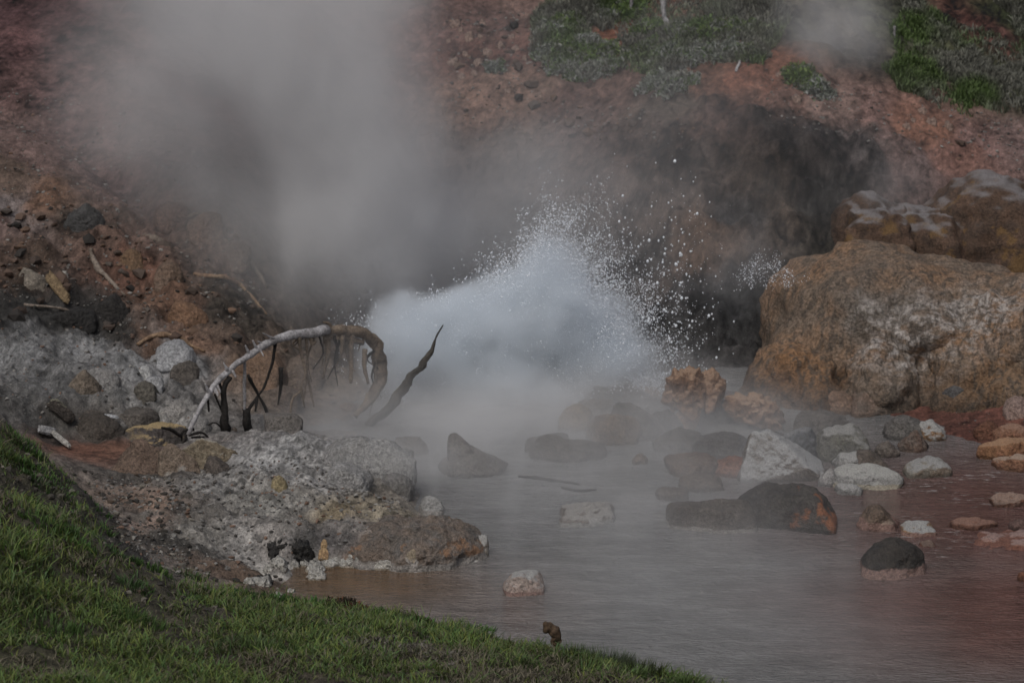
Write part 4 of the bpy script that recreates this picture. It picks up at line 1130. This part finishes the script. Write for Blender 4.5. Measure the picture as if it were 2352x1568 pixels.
def clump(cx, cy, wx, dy, hz, n, cols, seed, name, label, cat, leaf=.02, group=None, sink=0.0, mat=blade_m, p=None):
    """a low plant: many small leaf faces through a domed volume"""
    r = np.random.default_rng(seed)
    P = p or hit(cx, cy)
    u = r.normal(0, 1, (n, 3)); u /= np.linalg.norm(u, axis=1)[:, None]
    u[:, 2] = np.abs(u[:, 2])
    rad = r.uniform(.35, 1, n) ** .5 * (1 + .45 * fbm(u * 2.4 + seed, 3, seed))
    c = u * rad[:, None] * np.array([wx, dy, hz])
    c[:, 2] += ground(c[:, 0] + P.x, c[:, 1] + P.y) - P.z - sink
    a = r.normal(0, 1, (n, 3)) + u * .9 + np.array([0, 0, .8]); a /= np.linalg.norm(a, axis=1)[:, None]
    b = np.cross(a, r.normal(0, 1, (n, 3))); b /= np.linalg.norm(b, axis=1)[:, None]
    L = leaf * r.uniform(.6, 1.5, n); Wd = L * r.uniform(.22, .45, n)
    V = np.stack([c - a * (L/2)[:, None], c + b * (Wd/2)[:, None], c + a * (L/2)[:, None], c - b * (Wd/2)[:, None]], 1).reshape(-1, 3)
    cols = np.array(cols)
    c = c * .97
    sel = np.clip((fbm(c * 6 + seed, 2, seed + 1) * .8 + .5) * len(cols) + r.normal(0, .5, n), 0, len(cols) - 1).astype(int)
    t = np.repeat(cols[sel] * r.uniform(.6, 1.4, n)[:, None], 4, 0)
    q = (np.arange(n) * 4)[:, None] + np.arange(4)
    o = mesh_np(name, V, q, mat, None, False, P)
    set_color(o, "tint", t)
    return tag(o, label, cat, group)

PEAT = [(.05,.028,.018),(.075,.036,.02),(.04,.03,.018),(.055,.05,.026)]
clump(790,1402,.17,.14,.075,1100,[(.05,.028,.018),(.16,.05,.02),(.09,.035,.018),(.04,.03,.018)],401,"weed_clump","red brown withered weeds at the edge of the bank by the amber shallows","weeds",.036)
clump(1020,1448,.24,.12,.05,900,PEAT,402,"moss_clump","brown moss clump hanging over the middle of the bank edge","moss",.02)
clump(1100,1466,.14,.1,.04,500,PEAT,403,"moss_clump","small brown moss clump between bright tufts on the bank edge","moss",.02)
clump(1215,1496,.24,.12,.055,900,PEAT,404,"moss_clump","dark brown moss clump at the foot of the driftwood stub","moss",.02)
clump(950,1500,.5,.35,.05,2600,[(.16,.145,.12),(.11,.10,.085),(.20,.185,.155)],405,"dead_grass_mat","matted grey dead grass on the bank below the brown moss","dead grass",.035)
clump(700,1430,.2,.15,.05,1500,[(.15,.13,.10),(.11,.095,.075),(.18,.16,.13)],406,"dead_grass_mat","pale dead grass patch among the bright tufts","dead grass",.03)

# far slope: shrubs one by one
SAGE = [(.19,.21,.175),(.30,.31,.29),(.12,.17,.075),(.22,.23,.20)]
LEAFY = [(.10,.155,.05),(.14,.20,.055),(.22,.23,.20),(.09,.12,.05)]
SH = [(1262,70,44,SAGE,"grey green shrub at the upper left of the far shrub patch"),(1308,48,46,LEAFY,"green shrub at the top of the far shrub patch"),(1255,118,34,SAGE,"pale grey shrub at the left end of the far shrub patch"),
      (1300,100,46,LEAFY,"bright green shrub in the middle of the far shrub patch"),(1345,88,44,SAGE,"grey shrub beside the bright green one on the far slope"),(1290,150,40,SAGE,"grey tufted shrub at the lower left of the far patch"),
      (1340,158,38,SAGE,"palest low shrub at the bottom of the far patch"),(1352,130,44,LEAFY,"olive green shrub above the palest low one"),(1396,138,42,SAGE,"grey green shrub under the rust bare patch"),
      (1395,110,36,LEAFY,"small olive shrub left of the rust bare patch"),(1490,60,46,LEAFY,"green shrub left of the hanging white branch"),(1478,110,46,LEAFY,"olive shrub below the faint grey branch"),
      (1520,120,44,SAGE,"grey green shrub below the white branch tip"),(1560,130,46,SAGE,"pale shrub right of the white branch tip"),(1570,70,56,LEAFY,"hazy green shrub right of the white branch"),
      (1620,60,60,LEAFY,"large hazy green shrub near the small steam plume"),(1610,118,50,SAGE,"hazy grey shrub under the large hazy green one"),(1660,110,46,SAGE,"grey bush at the right end of the shrub row"),
      (1690,60,50,LEAFY,"hazy green bush left of the small steam plume"),(1715,108,44,LEAFY,"dark green bush beside the small steam plume"),(1440,20,50,LEAFY,"dark shrub at the top edge left of the white branch"),
      (1385,30,40,SAGE,"dull shrub near the top edge above the rust patch"),(1135,150,26,SAGE,"small round grey shrub alone on the red slope"),(1550,185,50,SAGE,"low grey green mat left of the red earth"),
      (1500,178,40,SAGE,"low grey mat below the shrub row"),(1840,165,46,LEAFY,"hazy green mat under the small steam plume"),(1870,195,44,SAGE,"pale grey mat at the foot of the small steam plume")]
for i, (px, py, wpx, cols, lab) in enumerate(SH):
    p = hit(px, py + wpx * .3)
    m = mpp(p)
    clump(px, py, wpx * m * .95, wpx * m * .8, wpx * m * .42, int(500 + wpx * 22), cols, 500 + i, "shrub", lab, "shrub", .055, p=p)

# green slope at the upper right
FG = [(2040,-80),(2062,30),(2060,110),(2040,165),(2060,200),(2130,225),(2210,262),(2290,262),(2420,260),(2420,120),(2340,100),(2230,55),(2120,10),(2050,-80)]
FG2 = [(2270,-80),(2290,20),(2330,70),(2420,110),(2500,100),(2500,-80)]
FG3 = [(1225,20),(1290,0),(1400,-40),(1780,-60),(1800,60),(1760,150),(1600,140),(1500,165),(1420,160),(1440,110),(1400,60),(1340,60),(1360,160),(1250,165),(1215,110)]
def far_grass(polys, N, seed, name, label, cols, L, wd):
    r = np.random.default_rng(seed)
    x = r.uniform(0, 8.5, N); y = r.uniform(30.5, 38, N); z = ground(x, y)
    a, b = to_px(x, y, z)
    QQ = np.stack([x, y, z], 1)
    jx, jy = 22 * fbm(QQ * 2, 3, seed), 16 * fbm(QQ * 2, 3, seed + 1)
    k = np.zeros(N, bool)
    for pl in polys: k |= in_poly(a + jx, b + jy, pl)
    pt = fbm(QQ * 2.2, 3, seed + 2)
    k &= r.uniform(0, 1, N) < np.clip(.85 + pt, .25, 1)
    x, y, z, pt, QQ = x[k], y[k], z[k], pt[k], QQ[k]
    cols = np.array(cols)
    g = sstep(-.6, .6, fbm(QQ * 1.5, 3, seed + 3))
    c = cols[0] * g[:, None] + cols[1] * (1 - g)[:, None]
    c = c * r.uniform(.5, 1.6, len(x))[:, None]
    o = blades(name, x, y, z - .01, r.uniform(.5, 1, len(x)) * L * (1 + .5 * np.clip(pt, -.5, 1)), r.uniform(.7, 1.3, len(x)) * wd, c, r.uniform(.1, .8, len(x)), seed)
    return tag(o, label, "grass", None, "stuff")
far_grass([FG, FG2, FG3], 420000, 601, "slope_grass", "green grass mixed with grey tufts on the far slope", [(.10,.15,.05),(.18,.18,.15)], .13, .014)

# scattered stones one could point at on the red slope
PEB = [(1045,62),(1058,78),(1078,95),(1102,88),(1068,130),(1098,150),(1120,128),(1150,110),(1175,92),(1090,175),(1060,185),(1110,60),(1185,118),(1205,140),(1030,100),(1040,150),
       (1165,215),(1240,225),(1790,175),(1830,235),(2120,262),(2098,282),(2140,290),(2180,300),(2085,300)]
pm = rock_mat((.30,.215,.175), (.17,.115,.09), None, None, key="pebble")
for i, (a, b) in enumerate(PEB):
    rr = random.Random(i)
    s_ = rr.uniform(9, 19)
    stone("pebble", a, b, s_ * 1.3, s_, "small pale pink stone scattered on the far red slope", pm, "stone", None, .8, 700 + i, n1=.16, n2=.06, soft=7, group="pale stones scattered on the far red slope", sub=3)

# gravel that nobody could count
def gravel(name, label, boxes, seed, mat, size=(.006, .022), pal=None):
    r = np.random.default_rng(seed)
    v, f = ico(1)
    X, Y = [], []
    for poly, cnt in boxes:
        xs = [a for a, _ in poly]; ys = [b for _, b in poly]
        got = 0
        c1, c2 = at_z(min(xs), max(ys), 0), at_z(max(xs), min(ys), 0)
        x = r.uniform(-6, 6.5, cnt * 14); y = r.uniform(19, 36, cnt * 14)
        z = ground(x, y)
        a, b = to_px(x, y, z)
        k = np.nonzero(in_poly(a, b, poly) & (z > .0))[0][:cnt]
        X.append(x[k]); Y.append(y[k])
    X, Y = np.concatenate(X), np.concatenate(Y)
    n = len(X)
    Z = ground(X, Y)
    s = size[0] * (size[1] / size[0]) ** (r.uniform(0, 1, n) ** 1.7)
    th = r.uniform(0, 6.28, n)
    V = v[None] * (1 + .3 * r.normal(0, 1, (n, len(v), 1)).clip(-1, 1)) * (s[:, None] * np.stack([r.uniform(.8, 1.6, n), r.uniform(.7, 1.1, n), r.uniform(.5, .9, n)], 1))[:, None, :]
    c, sn = np.cos(th)[:, None], np.sin(th)[:, None]
    V = np.stack([V[..., 0] * c - V[..., 1] * sn, V[..., 0] * sn + V[..., 1] * c, V[..., 2]], -1)
    V += np.stack([X, Y, Z + s * .25], 1)[:, None]
    F = (f[None] + (np.arange(n) * len(v))[:, None, None]).reshape(-1, 3)
    o = mesh_np(name, V.reshape(-1, 3), F, mat, None, False)
    base = np.array([(.17,.165,.155),(.10,.09,.08),(.24,.23,.21),(.17,.11,.08),(.05,.047,.043)])
    if pal is not None: base = np.array(pal)
    cc = base[r.choice(5, n, p=[.34,.24,.14,.14,.14])] * r.uniform(.7, 1.25, n)[:, None]
    set_color(o, "tint", np.repeat(cc, len(v), 0))
    return tag(o, label, name, None, "stuff")
grm = NB("gravel_stone")
grm.surf(grm.n("ShaderNodeAttribute", attribute_name="tint").outputs["Color"], .85, None, .25)
gravel("gravel", "loose grey and brown gravel strewn over the ledge, banks and brown slope",
       [([(200,1100),(420,1090),(560,1060),(760,1040),(950,1180),(1000,1260),(640,1300),(420,1330),(280,1250)], 5200),
        ([(0,730),(280,760),(420,820),(440,960),(250,1000),(60,960),(0,930)], 2600),
        ([(0,500),(300,480),(560,560),(620,700),(520,760),(330,760),(0,690)], 2600),
        ([(0,200),(300,250),(520,400),(560,520),(300,490),(0,480)], 2200),
        ([(1000,20),(1240,30),(1240,230),(1560,260),(1600,330),(1000,330)], 2600),
        ([(1760,160),(2060,220),(2352,280),(2352,400),(1980,330),(1700,260)], 2200),
        ([(2160,900),(2400,880),(2400,1020),(2200,990)], 500)], 801, grm.m)

BR5 = [(.10,.068,.052),(.07,.052,.042),(.13,.085,.06),(.085,.07,.06),(.035,.031,.028)]
gravel("rubble", "brown and dark clods and broken rock littering the slopes",
       [([(0,480),(300,440),(560,540),(620,700),(540,800),(330,790),(0,700)], 520), ([(0,690),(250,690),(340,780),(180,770),(0,735)], 260),
        ([(440,800),(640,760),(860,860),(850,960),(560,970)], 160), ([(1020,40),(1240,60),(1300,240),(1600,260),(1620,330),(1050,300)], 260),
        ([(2000,290),(2352,320),(2352,390),(2050,360)], 120)], 802, grm.m, (.016, .085), BR5)
gravel("soil_crumbs", "dark crumbly soil and bits on the slope between grass and ledge",
       [([(110,1070),(420,1100),(470,1200),(420,1330),(280,1290),(200,1180)], 2600), ([(400,1290),(640,1300),(700,1370),(450,1340)], 900), ([(0,1000),(100,1060),(300,1320),(700,1400),(1200,1500),(1500,1568),(0,1568)], 3200)], 803, grm.m, (.006, .034),
       [(.05,.045,.038),(.035,.032,.028),(.10,.09,.075),(.075,.055,.04),(.17,.155,.13)])

# ------------------------------------------------------------------ boiling splash
src = at_z(1190, 905, 0.0)
splash = empty("water_splash", src, "white burst of boiling water thrown up in front of the dark wall", "splash")
dm_ = NB("spray_drop")
dmp = dm_.surf((.86,.90,.95), .25, None, .5)
SIL = [(-95,300),(-80,335),(-66,375),(-58,360),(-45,300),(-30,255),(-15,275),(-4,330),(6,420),(14,460),(20,420),(27,360),(35,330),(45,330),(60,310),(75,300),(90,310)]
sa_, sr_ = np.array([a for a, _ in SIL]), np.array([b for _, b in SIL])
mm = mpp(src)
r = np.random.default_rng(17)
def spray(n, lo, hi, power, ang, per, spread):
    a = r.uniform(*ang, n)
    rad = np.interp(a, sa_, sr_) * (lo + (hi - lo) * r.uniform(0, 1, n) ** power)
    x, z = rad * np.sin(np.radians(a)), rad * np.cos(np.radians(a))
    y = r.normal(0, 55, n)
    c = np.stack([x, y, z], 1)
    c = np.repeat(c, per, 0) + r.normal(0, spread, (n * per, 3))
    return c * mm
core = spray(5200, .1, .95, .6, (-92, 92), 8, 12)
def jets(n, ang, lo, hi, per):
    """ragged ropes of water: drops strung along falling arcs"""
    out = []
    for k in range(n):
        a = math.radians(r.uniform(*ang))
        R_ = np.interp(math.degrees(a), sa_, sr_) * r.uniform(lo, hi)
        t = np.sqrt(r.uniform(.25, 1.0, per))
        curl = r.normal(0, 22) + 26 * np.sign(a)
        x = R_ * np.sin(a) * t + curl * t ** 3
        z = R_ * np.cos(a) * t - r.uniform(0, 30) * t ** 4
        wd = r.uniform(2, 6) + r.uniform(3, 9) * t
        y = r.normal(0, 50)
        c = np.stack([x + r.normal(0, 1, per) * wd, y + r.normal(0, 1, per) * wd, z + r.normal(0, 1, per) * wd], 1)
        out.append(c[r.uniform(0, 1, per) < .35 + .65 * np.abs(np.sin(t * r.uniform(6, 22)))])
    return np.vstack(out) * mm
main = np.vstack([core, jets(80, (-88, -10), .85, 1.12, 90), jets(300, (-12, 92), .75, 1.2, 110), jets(120, (0, 90), .98, 1.32, 90), jets(60, (-70, -5), 1.0, 1.2, 70), jets(60, (20, 88), 1.0, 1.45, 40)])
s_main = .0021 * (4.2 ** (r.uniform(0, 1, len(main)) ** 2.4))
# loose drops flung to the right, and the little second jet by the mound
def loose(n, cx, cz, sx, sz):
    p = np.stack([r.normal(cx, sx, n), r.normal(0, 60, n), r.normal(cz, sz, n)], 1) * mm
    return p
lo_ = np.vstack([loose(330, 350, 170, 65, 110), loose(90, 300, 360, 80, 90), loose(60, 390, 330, 30, 100), loose(120, 240, 230, 70, 80)])
jt = r.uniform(0, 1, 90)
jet_c = np.repeat(np.stack([620 - 110 * jt + r.normal(0, 14, 90), r.normal(20, 20, 90), 255 + 150 * jt * (1.05 - jt) * r.uniform(.2, 1.9, 90) + r.normal(0, 8, 90)], 1), 9, 0)
jet = (jet_c + r.normal(0, 6, jet_c.shape)) * mm
s_lo = .0028 * (4.0 ** (r.uniform(0, 1, len(lo_)) ** 2.2))
s_jet = .0017 * (4.5 ** (r.uniform(0, 1, len(jet)) ** 2))
allp = np.vstack([main, lo_, jet]); alls = np.concatenate([s_main, s_lo, s_jet])
ok = allp[:, 2] > .01
allp, alls = allp[ok], alls[ok]
v, f = ico(1)
def drops(P, S):
    V = v[None] * S[:, None, None] * (np.array([.85, .85, 1.2])) + P[:, None]
    F = (f[None] + (np.arange(len(P)) * len(v))[:, None, None]).reshape(-1, 3)
    return V.reshape(-1, 3), F
V, F = drops(allp, alls)
o = mesh_np("spray", V, F, dm_.m, splash, True)
o['kind'] = "stuff"
big = np.stack([np.concatenate([r.normal(350, 45, 60), r.normal(310, 80, 40)]), r.normal(0, 40, 100), np.concatenate([r.normal(220, 110, 60), r.normal(300, 110, 40)])], 1) * mm
big[:, 2] = np.abs(big[:, 2]) + .05
bv, bf = ico(2)
bme = mesh_np("droplet", bv * np.array([.9, .9, 1.15]), bf, dm_.m, splash, True)
for i, p in enumerate(big):
    d_ = bme if i == 0 else bme.copy()
    if i: COL.objects.link(d_); d_.parent = splash
    d_.location = p
    s_ = .007 + .010 * r.uniform() ** 2
    d_.scale = (s_, s_, s_)

# ------------------------------------------------------------------ steam
def puff(name, c, rad, dens, label=None, nscale=1.6, lo=.35, hi=.75, edge=.9, color=(.9,.9,.9), parent=None, warp=.5, stretch=(1, 1, 1), seed=0.0, aniso=0.0, base=0.0, cat="steam"):
    """an ellipsoid of steam; c centre, rad half sizes in metres"""
    m = NB(name)
    oc = m.coord("Object")                                       # unit sphere
    wp_ = m.vmath('MULTIPLY', m.n("ShaderNodeNewGeometry").outputs["Position"], stretch)
    wp_ = m.vmath('ADD', wp_, (seed * 3.7, seed * 1.9, seed * 5.3))
    nc = m.noise(wp_, nscale * .6, 2, .5, color=True)
    disp = m.vmath('SCALE', m.vmath('SUBTRACT', nc, (.5, .5, .5)), scale=warp * 2)
    d = m.vmath('LENGTH', m.vmath('ADD', oc, disp))
    hard = m.ramp(m.vmath('LENGTH', oc), .82, 1.0, 1.0, 0.0)
    fall = m.ramp(d, 1.0 - edge, 1.0, 1.0, 0.0)
    nz = m.ramp(m.noise(wp_, nscale, 4, .55), lo, hi, base, 1.0)
    den = m.math('MULTIPLY', m.math('MULTIPLY', m.math('MULTIPLY', fall, nz), hard), dens)
    m.volume(den, color, aniso)
    v_, f_ = ico(3)
    o = mesh_np(name, v_ * 1.01, f_, m.m, parent, True, Vector(c) - (parent.location if parent else Vector((0, 0, 0))))
    o.scale = rad
    if label: tag(o, label, cat, None, "stuff")
    return o

def pp(px, py, wpx, hpx, Y, depth, **kw):
    p = at_y(px, py, Y)
    m = mpp(p)
    return dict(c=p, rad=(wpx * m, depth, hpx * m), **kw)

SPRAYC = (.915,.96,1.0)
for (px, py, w_, h_, dn, Ys) in [(a, b, c, d, e, 27.65 if k < 2 else 27.85) for k, (a, b, c, d, e) in enumerate([(1190,800,280,215,13.0),(965,790,175,150,8.0),(1270,665,108,150,9.0),(1375,790,140,165,6.5),(1180,880,330,60,6.0),(1060,740,110,90,5.0),(1450,830,100,120,2.8)])]:
    q = pp(px, py, w_, h_, Ys, .75)
    o = puff("spray_mist", q['c'], q['rad'], dn, None, 2.6, .25, .6, .85, SPRAYC, splash, .55, seed=1.0, base=.12)
    o['kind'] = "stuff"

STEAM = (.965,.967,.97)
# the tall column: a lofted body that follows the drift of the steam
COLM = [(790,830,200),(640,820,230),(500,820,220),(380,830,230),(250,790,300),(120,690,420),(0,630,500),(-150,560,600),(-320,480,700)]
cyl = [(at_y(b, a, 28.4), c * mpp(at_y(b, a, 28.4))) for a, b, c in COLM]
cm = NB("steam_column")
gp = cm.n("ShaderNodeNewGeometry").outputs["Position"]
sx, sy, sz = cm.sep(gp)
zlo, zhi = cyl[0][0].z, cyl[-1][0].z
hN = cm.math('DIVIDE', cm.math('SUBTRACT', sz, zlo), zhi - zlo, clamp=True)
def fcurve(nb, val, ptsxy, lo, hi):
    x = nb.n("ShaderNodeFloatCurve")
    cv = x.mapping.curves[0]
    ptsxy = [(a, (b - lo) / (hi - lo)) for a, b in ptsxy]
    cv.points[0].location = ptsxy[0]; cv.points[1].location = ptsxy[-1]
    for a, b in ptsxy[1:-1]: cv.points.new(a, b)
    x.mapping.update()
    nb.put(x.inputs["Value"], val)
    return nb.math('MULTIPLY_ADD', x.outputs[0], hi - lo, lo)
hs_ = [(p.z - zlo) / (zhi - zlo) for p, _ in cyl]
cxn = fcurve(cm, hN, list(zip(hs_, [p.x for p, _ in cyl])), -5, 1)
rdn = fcurve(cm, hN, list(zip(hs_, [q for _, q in cyl])), 0, 4)
nco = cm.noise(cm.vmath('MULTIPLY', gp, (1, 1, .6)), .75, 3, .5, color=True)
nd = cm.sep(cm.vmath('SUBTRACT', nco, (.5, .5, .5)))
ddx = cm.math('DIVIDE', cm.math('ADD', cm.math('SUBTRACT', sx, cxn), cm.math('MULTIPLY', nd[0], 1.3)), rdn)
ddy = cm.math('DIVIDE', cm.math('ADD', cm.math('SUBTRACT', sy, 28.4), cm.math('MULTIPLY', nd[1], .8)), cm.math('MULTIPLY', rdn, .7))
dist = cm.math('SQRT', cm.math('ADD', cm.math('MULTIPLY', ddx, ddx), cm.math('MULTIPLY', ddy, ddy)))
fall = cm.ramp(dist, .35, 1.0, 1.0, 0.0)
nz = cm.ramp(cm.noise(cm.vmath('MULTIPLY', gp, (1, 1, .7)), 1.1, 4, .55), .3, .72, .25, 1.0)
ends = cm.math('MULTIPLY', cm.ramp(hN, .0, .34, .18, 1.0), cm.ramp(hN, .9, 1.0, 1.0, 0.0))
thin = cm.ramp(hN, .2, .85, 1.15, .55)
cm.volume(cm.math('MULTIPLY', cm.math('MULTIPLY', cm.math('MULTIPLY', fall, nz), cm.math('MULTIPLY', ends, thin)), 2.6), STEAM)
ring = 20
tht = np.linspace(0, 2*math.pi, ring, endpoint=False)
V = np.concatenate([np.stack([p.x + 1.45 * q * np.cos(tht), p.y + 1.2 * q * np.sin(tht), np.full(ring, p.z)], 1) for p, q in cyl] + [np.array([cyl[0][0][:]]), np.array([cyl[-1][0][:]])])
k = len(cyl)
i_ = np.arange(k * ring).reshape(k, ring)
qd = np.stack([i_[:-1], np.roll(i_[:-1], -1, 1), np.roll(i_[1:], -1, 1), i_[1:]], -1).reshape(-1, 4)
t0 = np.stack([np.roll(i_[0], -1), i_[0], np.full(ring, k * ring)], -1)
t1 = np.stack([i_[-1], np.roll(i_[-1], -1), np.full(ring, k * ring + 1)], -1)
col_o = mesh_np("steam_plume", V, [qd, np.vstack([t0, t1])], cm.m)
tag(col_o, "tall main column of grey steam leaning left as it rises", "steam", None, "stuff")

q = pp(1080, 600, 560, 440, 29.9, 1.0)
puff("steam_cloud", q['c'], q['rad'], 1.5, "thin grey steam hanging behind and above the splash", 1.0, .3, .75, .85, STEAM, None, .5, seed=2, base=.2)
q = pp(960, 590, 250, 270, 28.9, .6)
puff("steam_cloud", q['c'], q['rad'], 1.3, "grey steam bridging the tall column and the splash", 1.3, .25, .75, .9, STEAM, None, .45, seed=13, base=.25)
q = pp(470, 230, 520, 480, 29.0, 1.0)
puff("steam_cloud", q['c'], q['rad'], 1.9, "faint veil of steam drifting over the upper left slope", .9, .3, .75, .9, STEAM, None, .5, seed=3, base=.45)
q = pp(600, 560, 230, 260, 28.2, .6)
puff("steam_cloud", q['c'], q['rad'], .75, "thin steam clinging to the left slope above the dead tree", 1.2, .25, .75, .9, STEAM, None, .45, seed=14, base=.3)
q = pp(1150, 430, 1350, 560, 30.4, 1.3)
puff("steam_veil", q['c'], q['rad'], .22, "very thin veil of vapour across the whole back slope", .7, .3, .75, .8, STEAM, None, .4, seed=9, base=.4)
q = pp(1910, 70, 170, 220, 32.6, .7)
puff("steam_plume", q['c'], q['rad'], 1.9, "small pale steam plume rising in front of the upper right slope", 1.5, .3, .7, .85, STEAM, None, .5, seed=4, base=.25)
q = pp(1620, 40, 230, 130, 32.8, .7)
puff("steam_cloud", q['c'], q['rad'], .35, "faint steam drifting over the far shrubs", 1.3, .3, .75, .9, STEAM, None, .5, seed=5, base=.2)
q = pp(1680, 580, 300, 260, 28.9, .7)
puff("steam_cloud", q['c'], q['rad'], .45, "thin dark grey steam in front of the wet wall coloured dark with shade", 1.3, .3, .75, .9, STEAM, None, .5, seed=6, base=.2)
q = pp(2060, 440, 120, 100, 29.9, .4)
puff("steam_cloud", q['c'], q['rad'], .5, "wisp of steam behind the sinter knob", 1.6, .3, .75, .9, STEAM, None, .5, seed=7, base=.2)

q = pp(800, 850, 190, 150, 25.9, .35)
puff("steam_cloud", q['c'], q['rad'], 1.0, "thin steam drifting across the right end of the dead tree arch", 1.5, .25, .75, .9, STEAM, None, .4, seed=8, base=.35)

q = pp(900, 1060, 230, 95, 24.0, .4)
puff("steam_cloud", q['c'], q['rad'], .9, "pale steam rolling over the back of the grey ledge", 1.5, .25, .75, .9, STEAM, None, .4, seed=12, base=.35)

q = pp(1420, 960, 520, 130, 26.0, .8)
puff("steam_cloud", q['c'], q['rad'], .34, "thin vapour drifting over the mid pool rocks below the splash", 1.5, .25, .75, .9, STEAM, None, .45, seed=15, base=.25)
q = pp(1330, 420, 420, 200, 29.3, .5)
puff("steam_cloud", q['c'], q['rad'], .6, "grey steam trailing right across the dark hollow above the splash", 1.3, .28, .75, .9, STEAM, None, .5, seed=16, base=.2)

# low mist lying on the pool
pm_ = NB("pool_mist")
gp = pm_.n("ShaderNodeNewGeometry").outputs["Position"]
sx, sy, sz = pm_.sep(gp)
prof = pm_.ramp(sz, .05, .75, 1.0, 0.0)
pc = [at_z(1150,1000), at_z(1000,1050), at_z(1450,1150), at_z(1600,1380), at_z(1250,930), at_z(1500,1000), at_z(1800,1500), at_z(840,1050), at_z(1720,1040)]
pr = [(.6,2.4,1.25),(.3,1.7,1.0),(.5,2.4,.66),(.3,2.0,.36),(.5,2.0,1.1),(.5,2.0,.9),(.2,1.6,.28),(.3,1.5,.8),(.3,1.5,.5)]
zone = None
for c_, (r0, r1, wgt) in zip(pc, pr):
    b_ = pm_.math('MULTIPLY', pm_.ramp(pm_.vmath('DISTANCE', pm_.vmath('MULTIPLY', gp, (1, 1, .5)), (c_.x, c_.y, 0)), r0, r1, 1.0, 0.0), wgt)
    zone = b_ if zone is None else pm_.math('MAXIMUM', zone, b_)
nz = pm_.ramp(pm_.noise(pm_.vmath('MULTIPLY', gp, (1, .8, 1.3)), 1.5, 4, .55), .3, .72, .3, 1.0)
pm_.volume(pm_.math('MULTIPLY', pm_.math('MULTIPLY', prof, zone), pm_.math('MULTIPLY', nz, 1.15)), STEAM)
A, B = Vector((-2.4, 19.6, .01)), Vector((4.2, 29.2, .8))
bv_ = np.array([(x, y, z) for z in (A.z, B.z) for y in (A.y, B.y) for x in (A.x, B.x)])
bf_ = np.array([(0,2,3,1),(4,5,7,6),(0,1,5,4),(2,6,7,3),(0,4,6,2),(1,3,7,5)])
pmo = mesh_np("mist", bv_, bf_, pm_.m, None, False)
tag(pmo, "low drifting mist lying over the surface of the pool", "mist", None, "stuff")
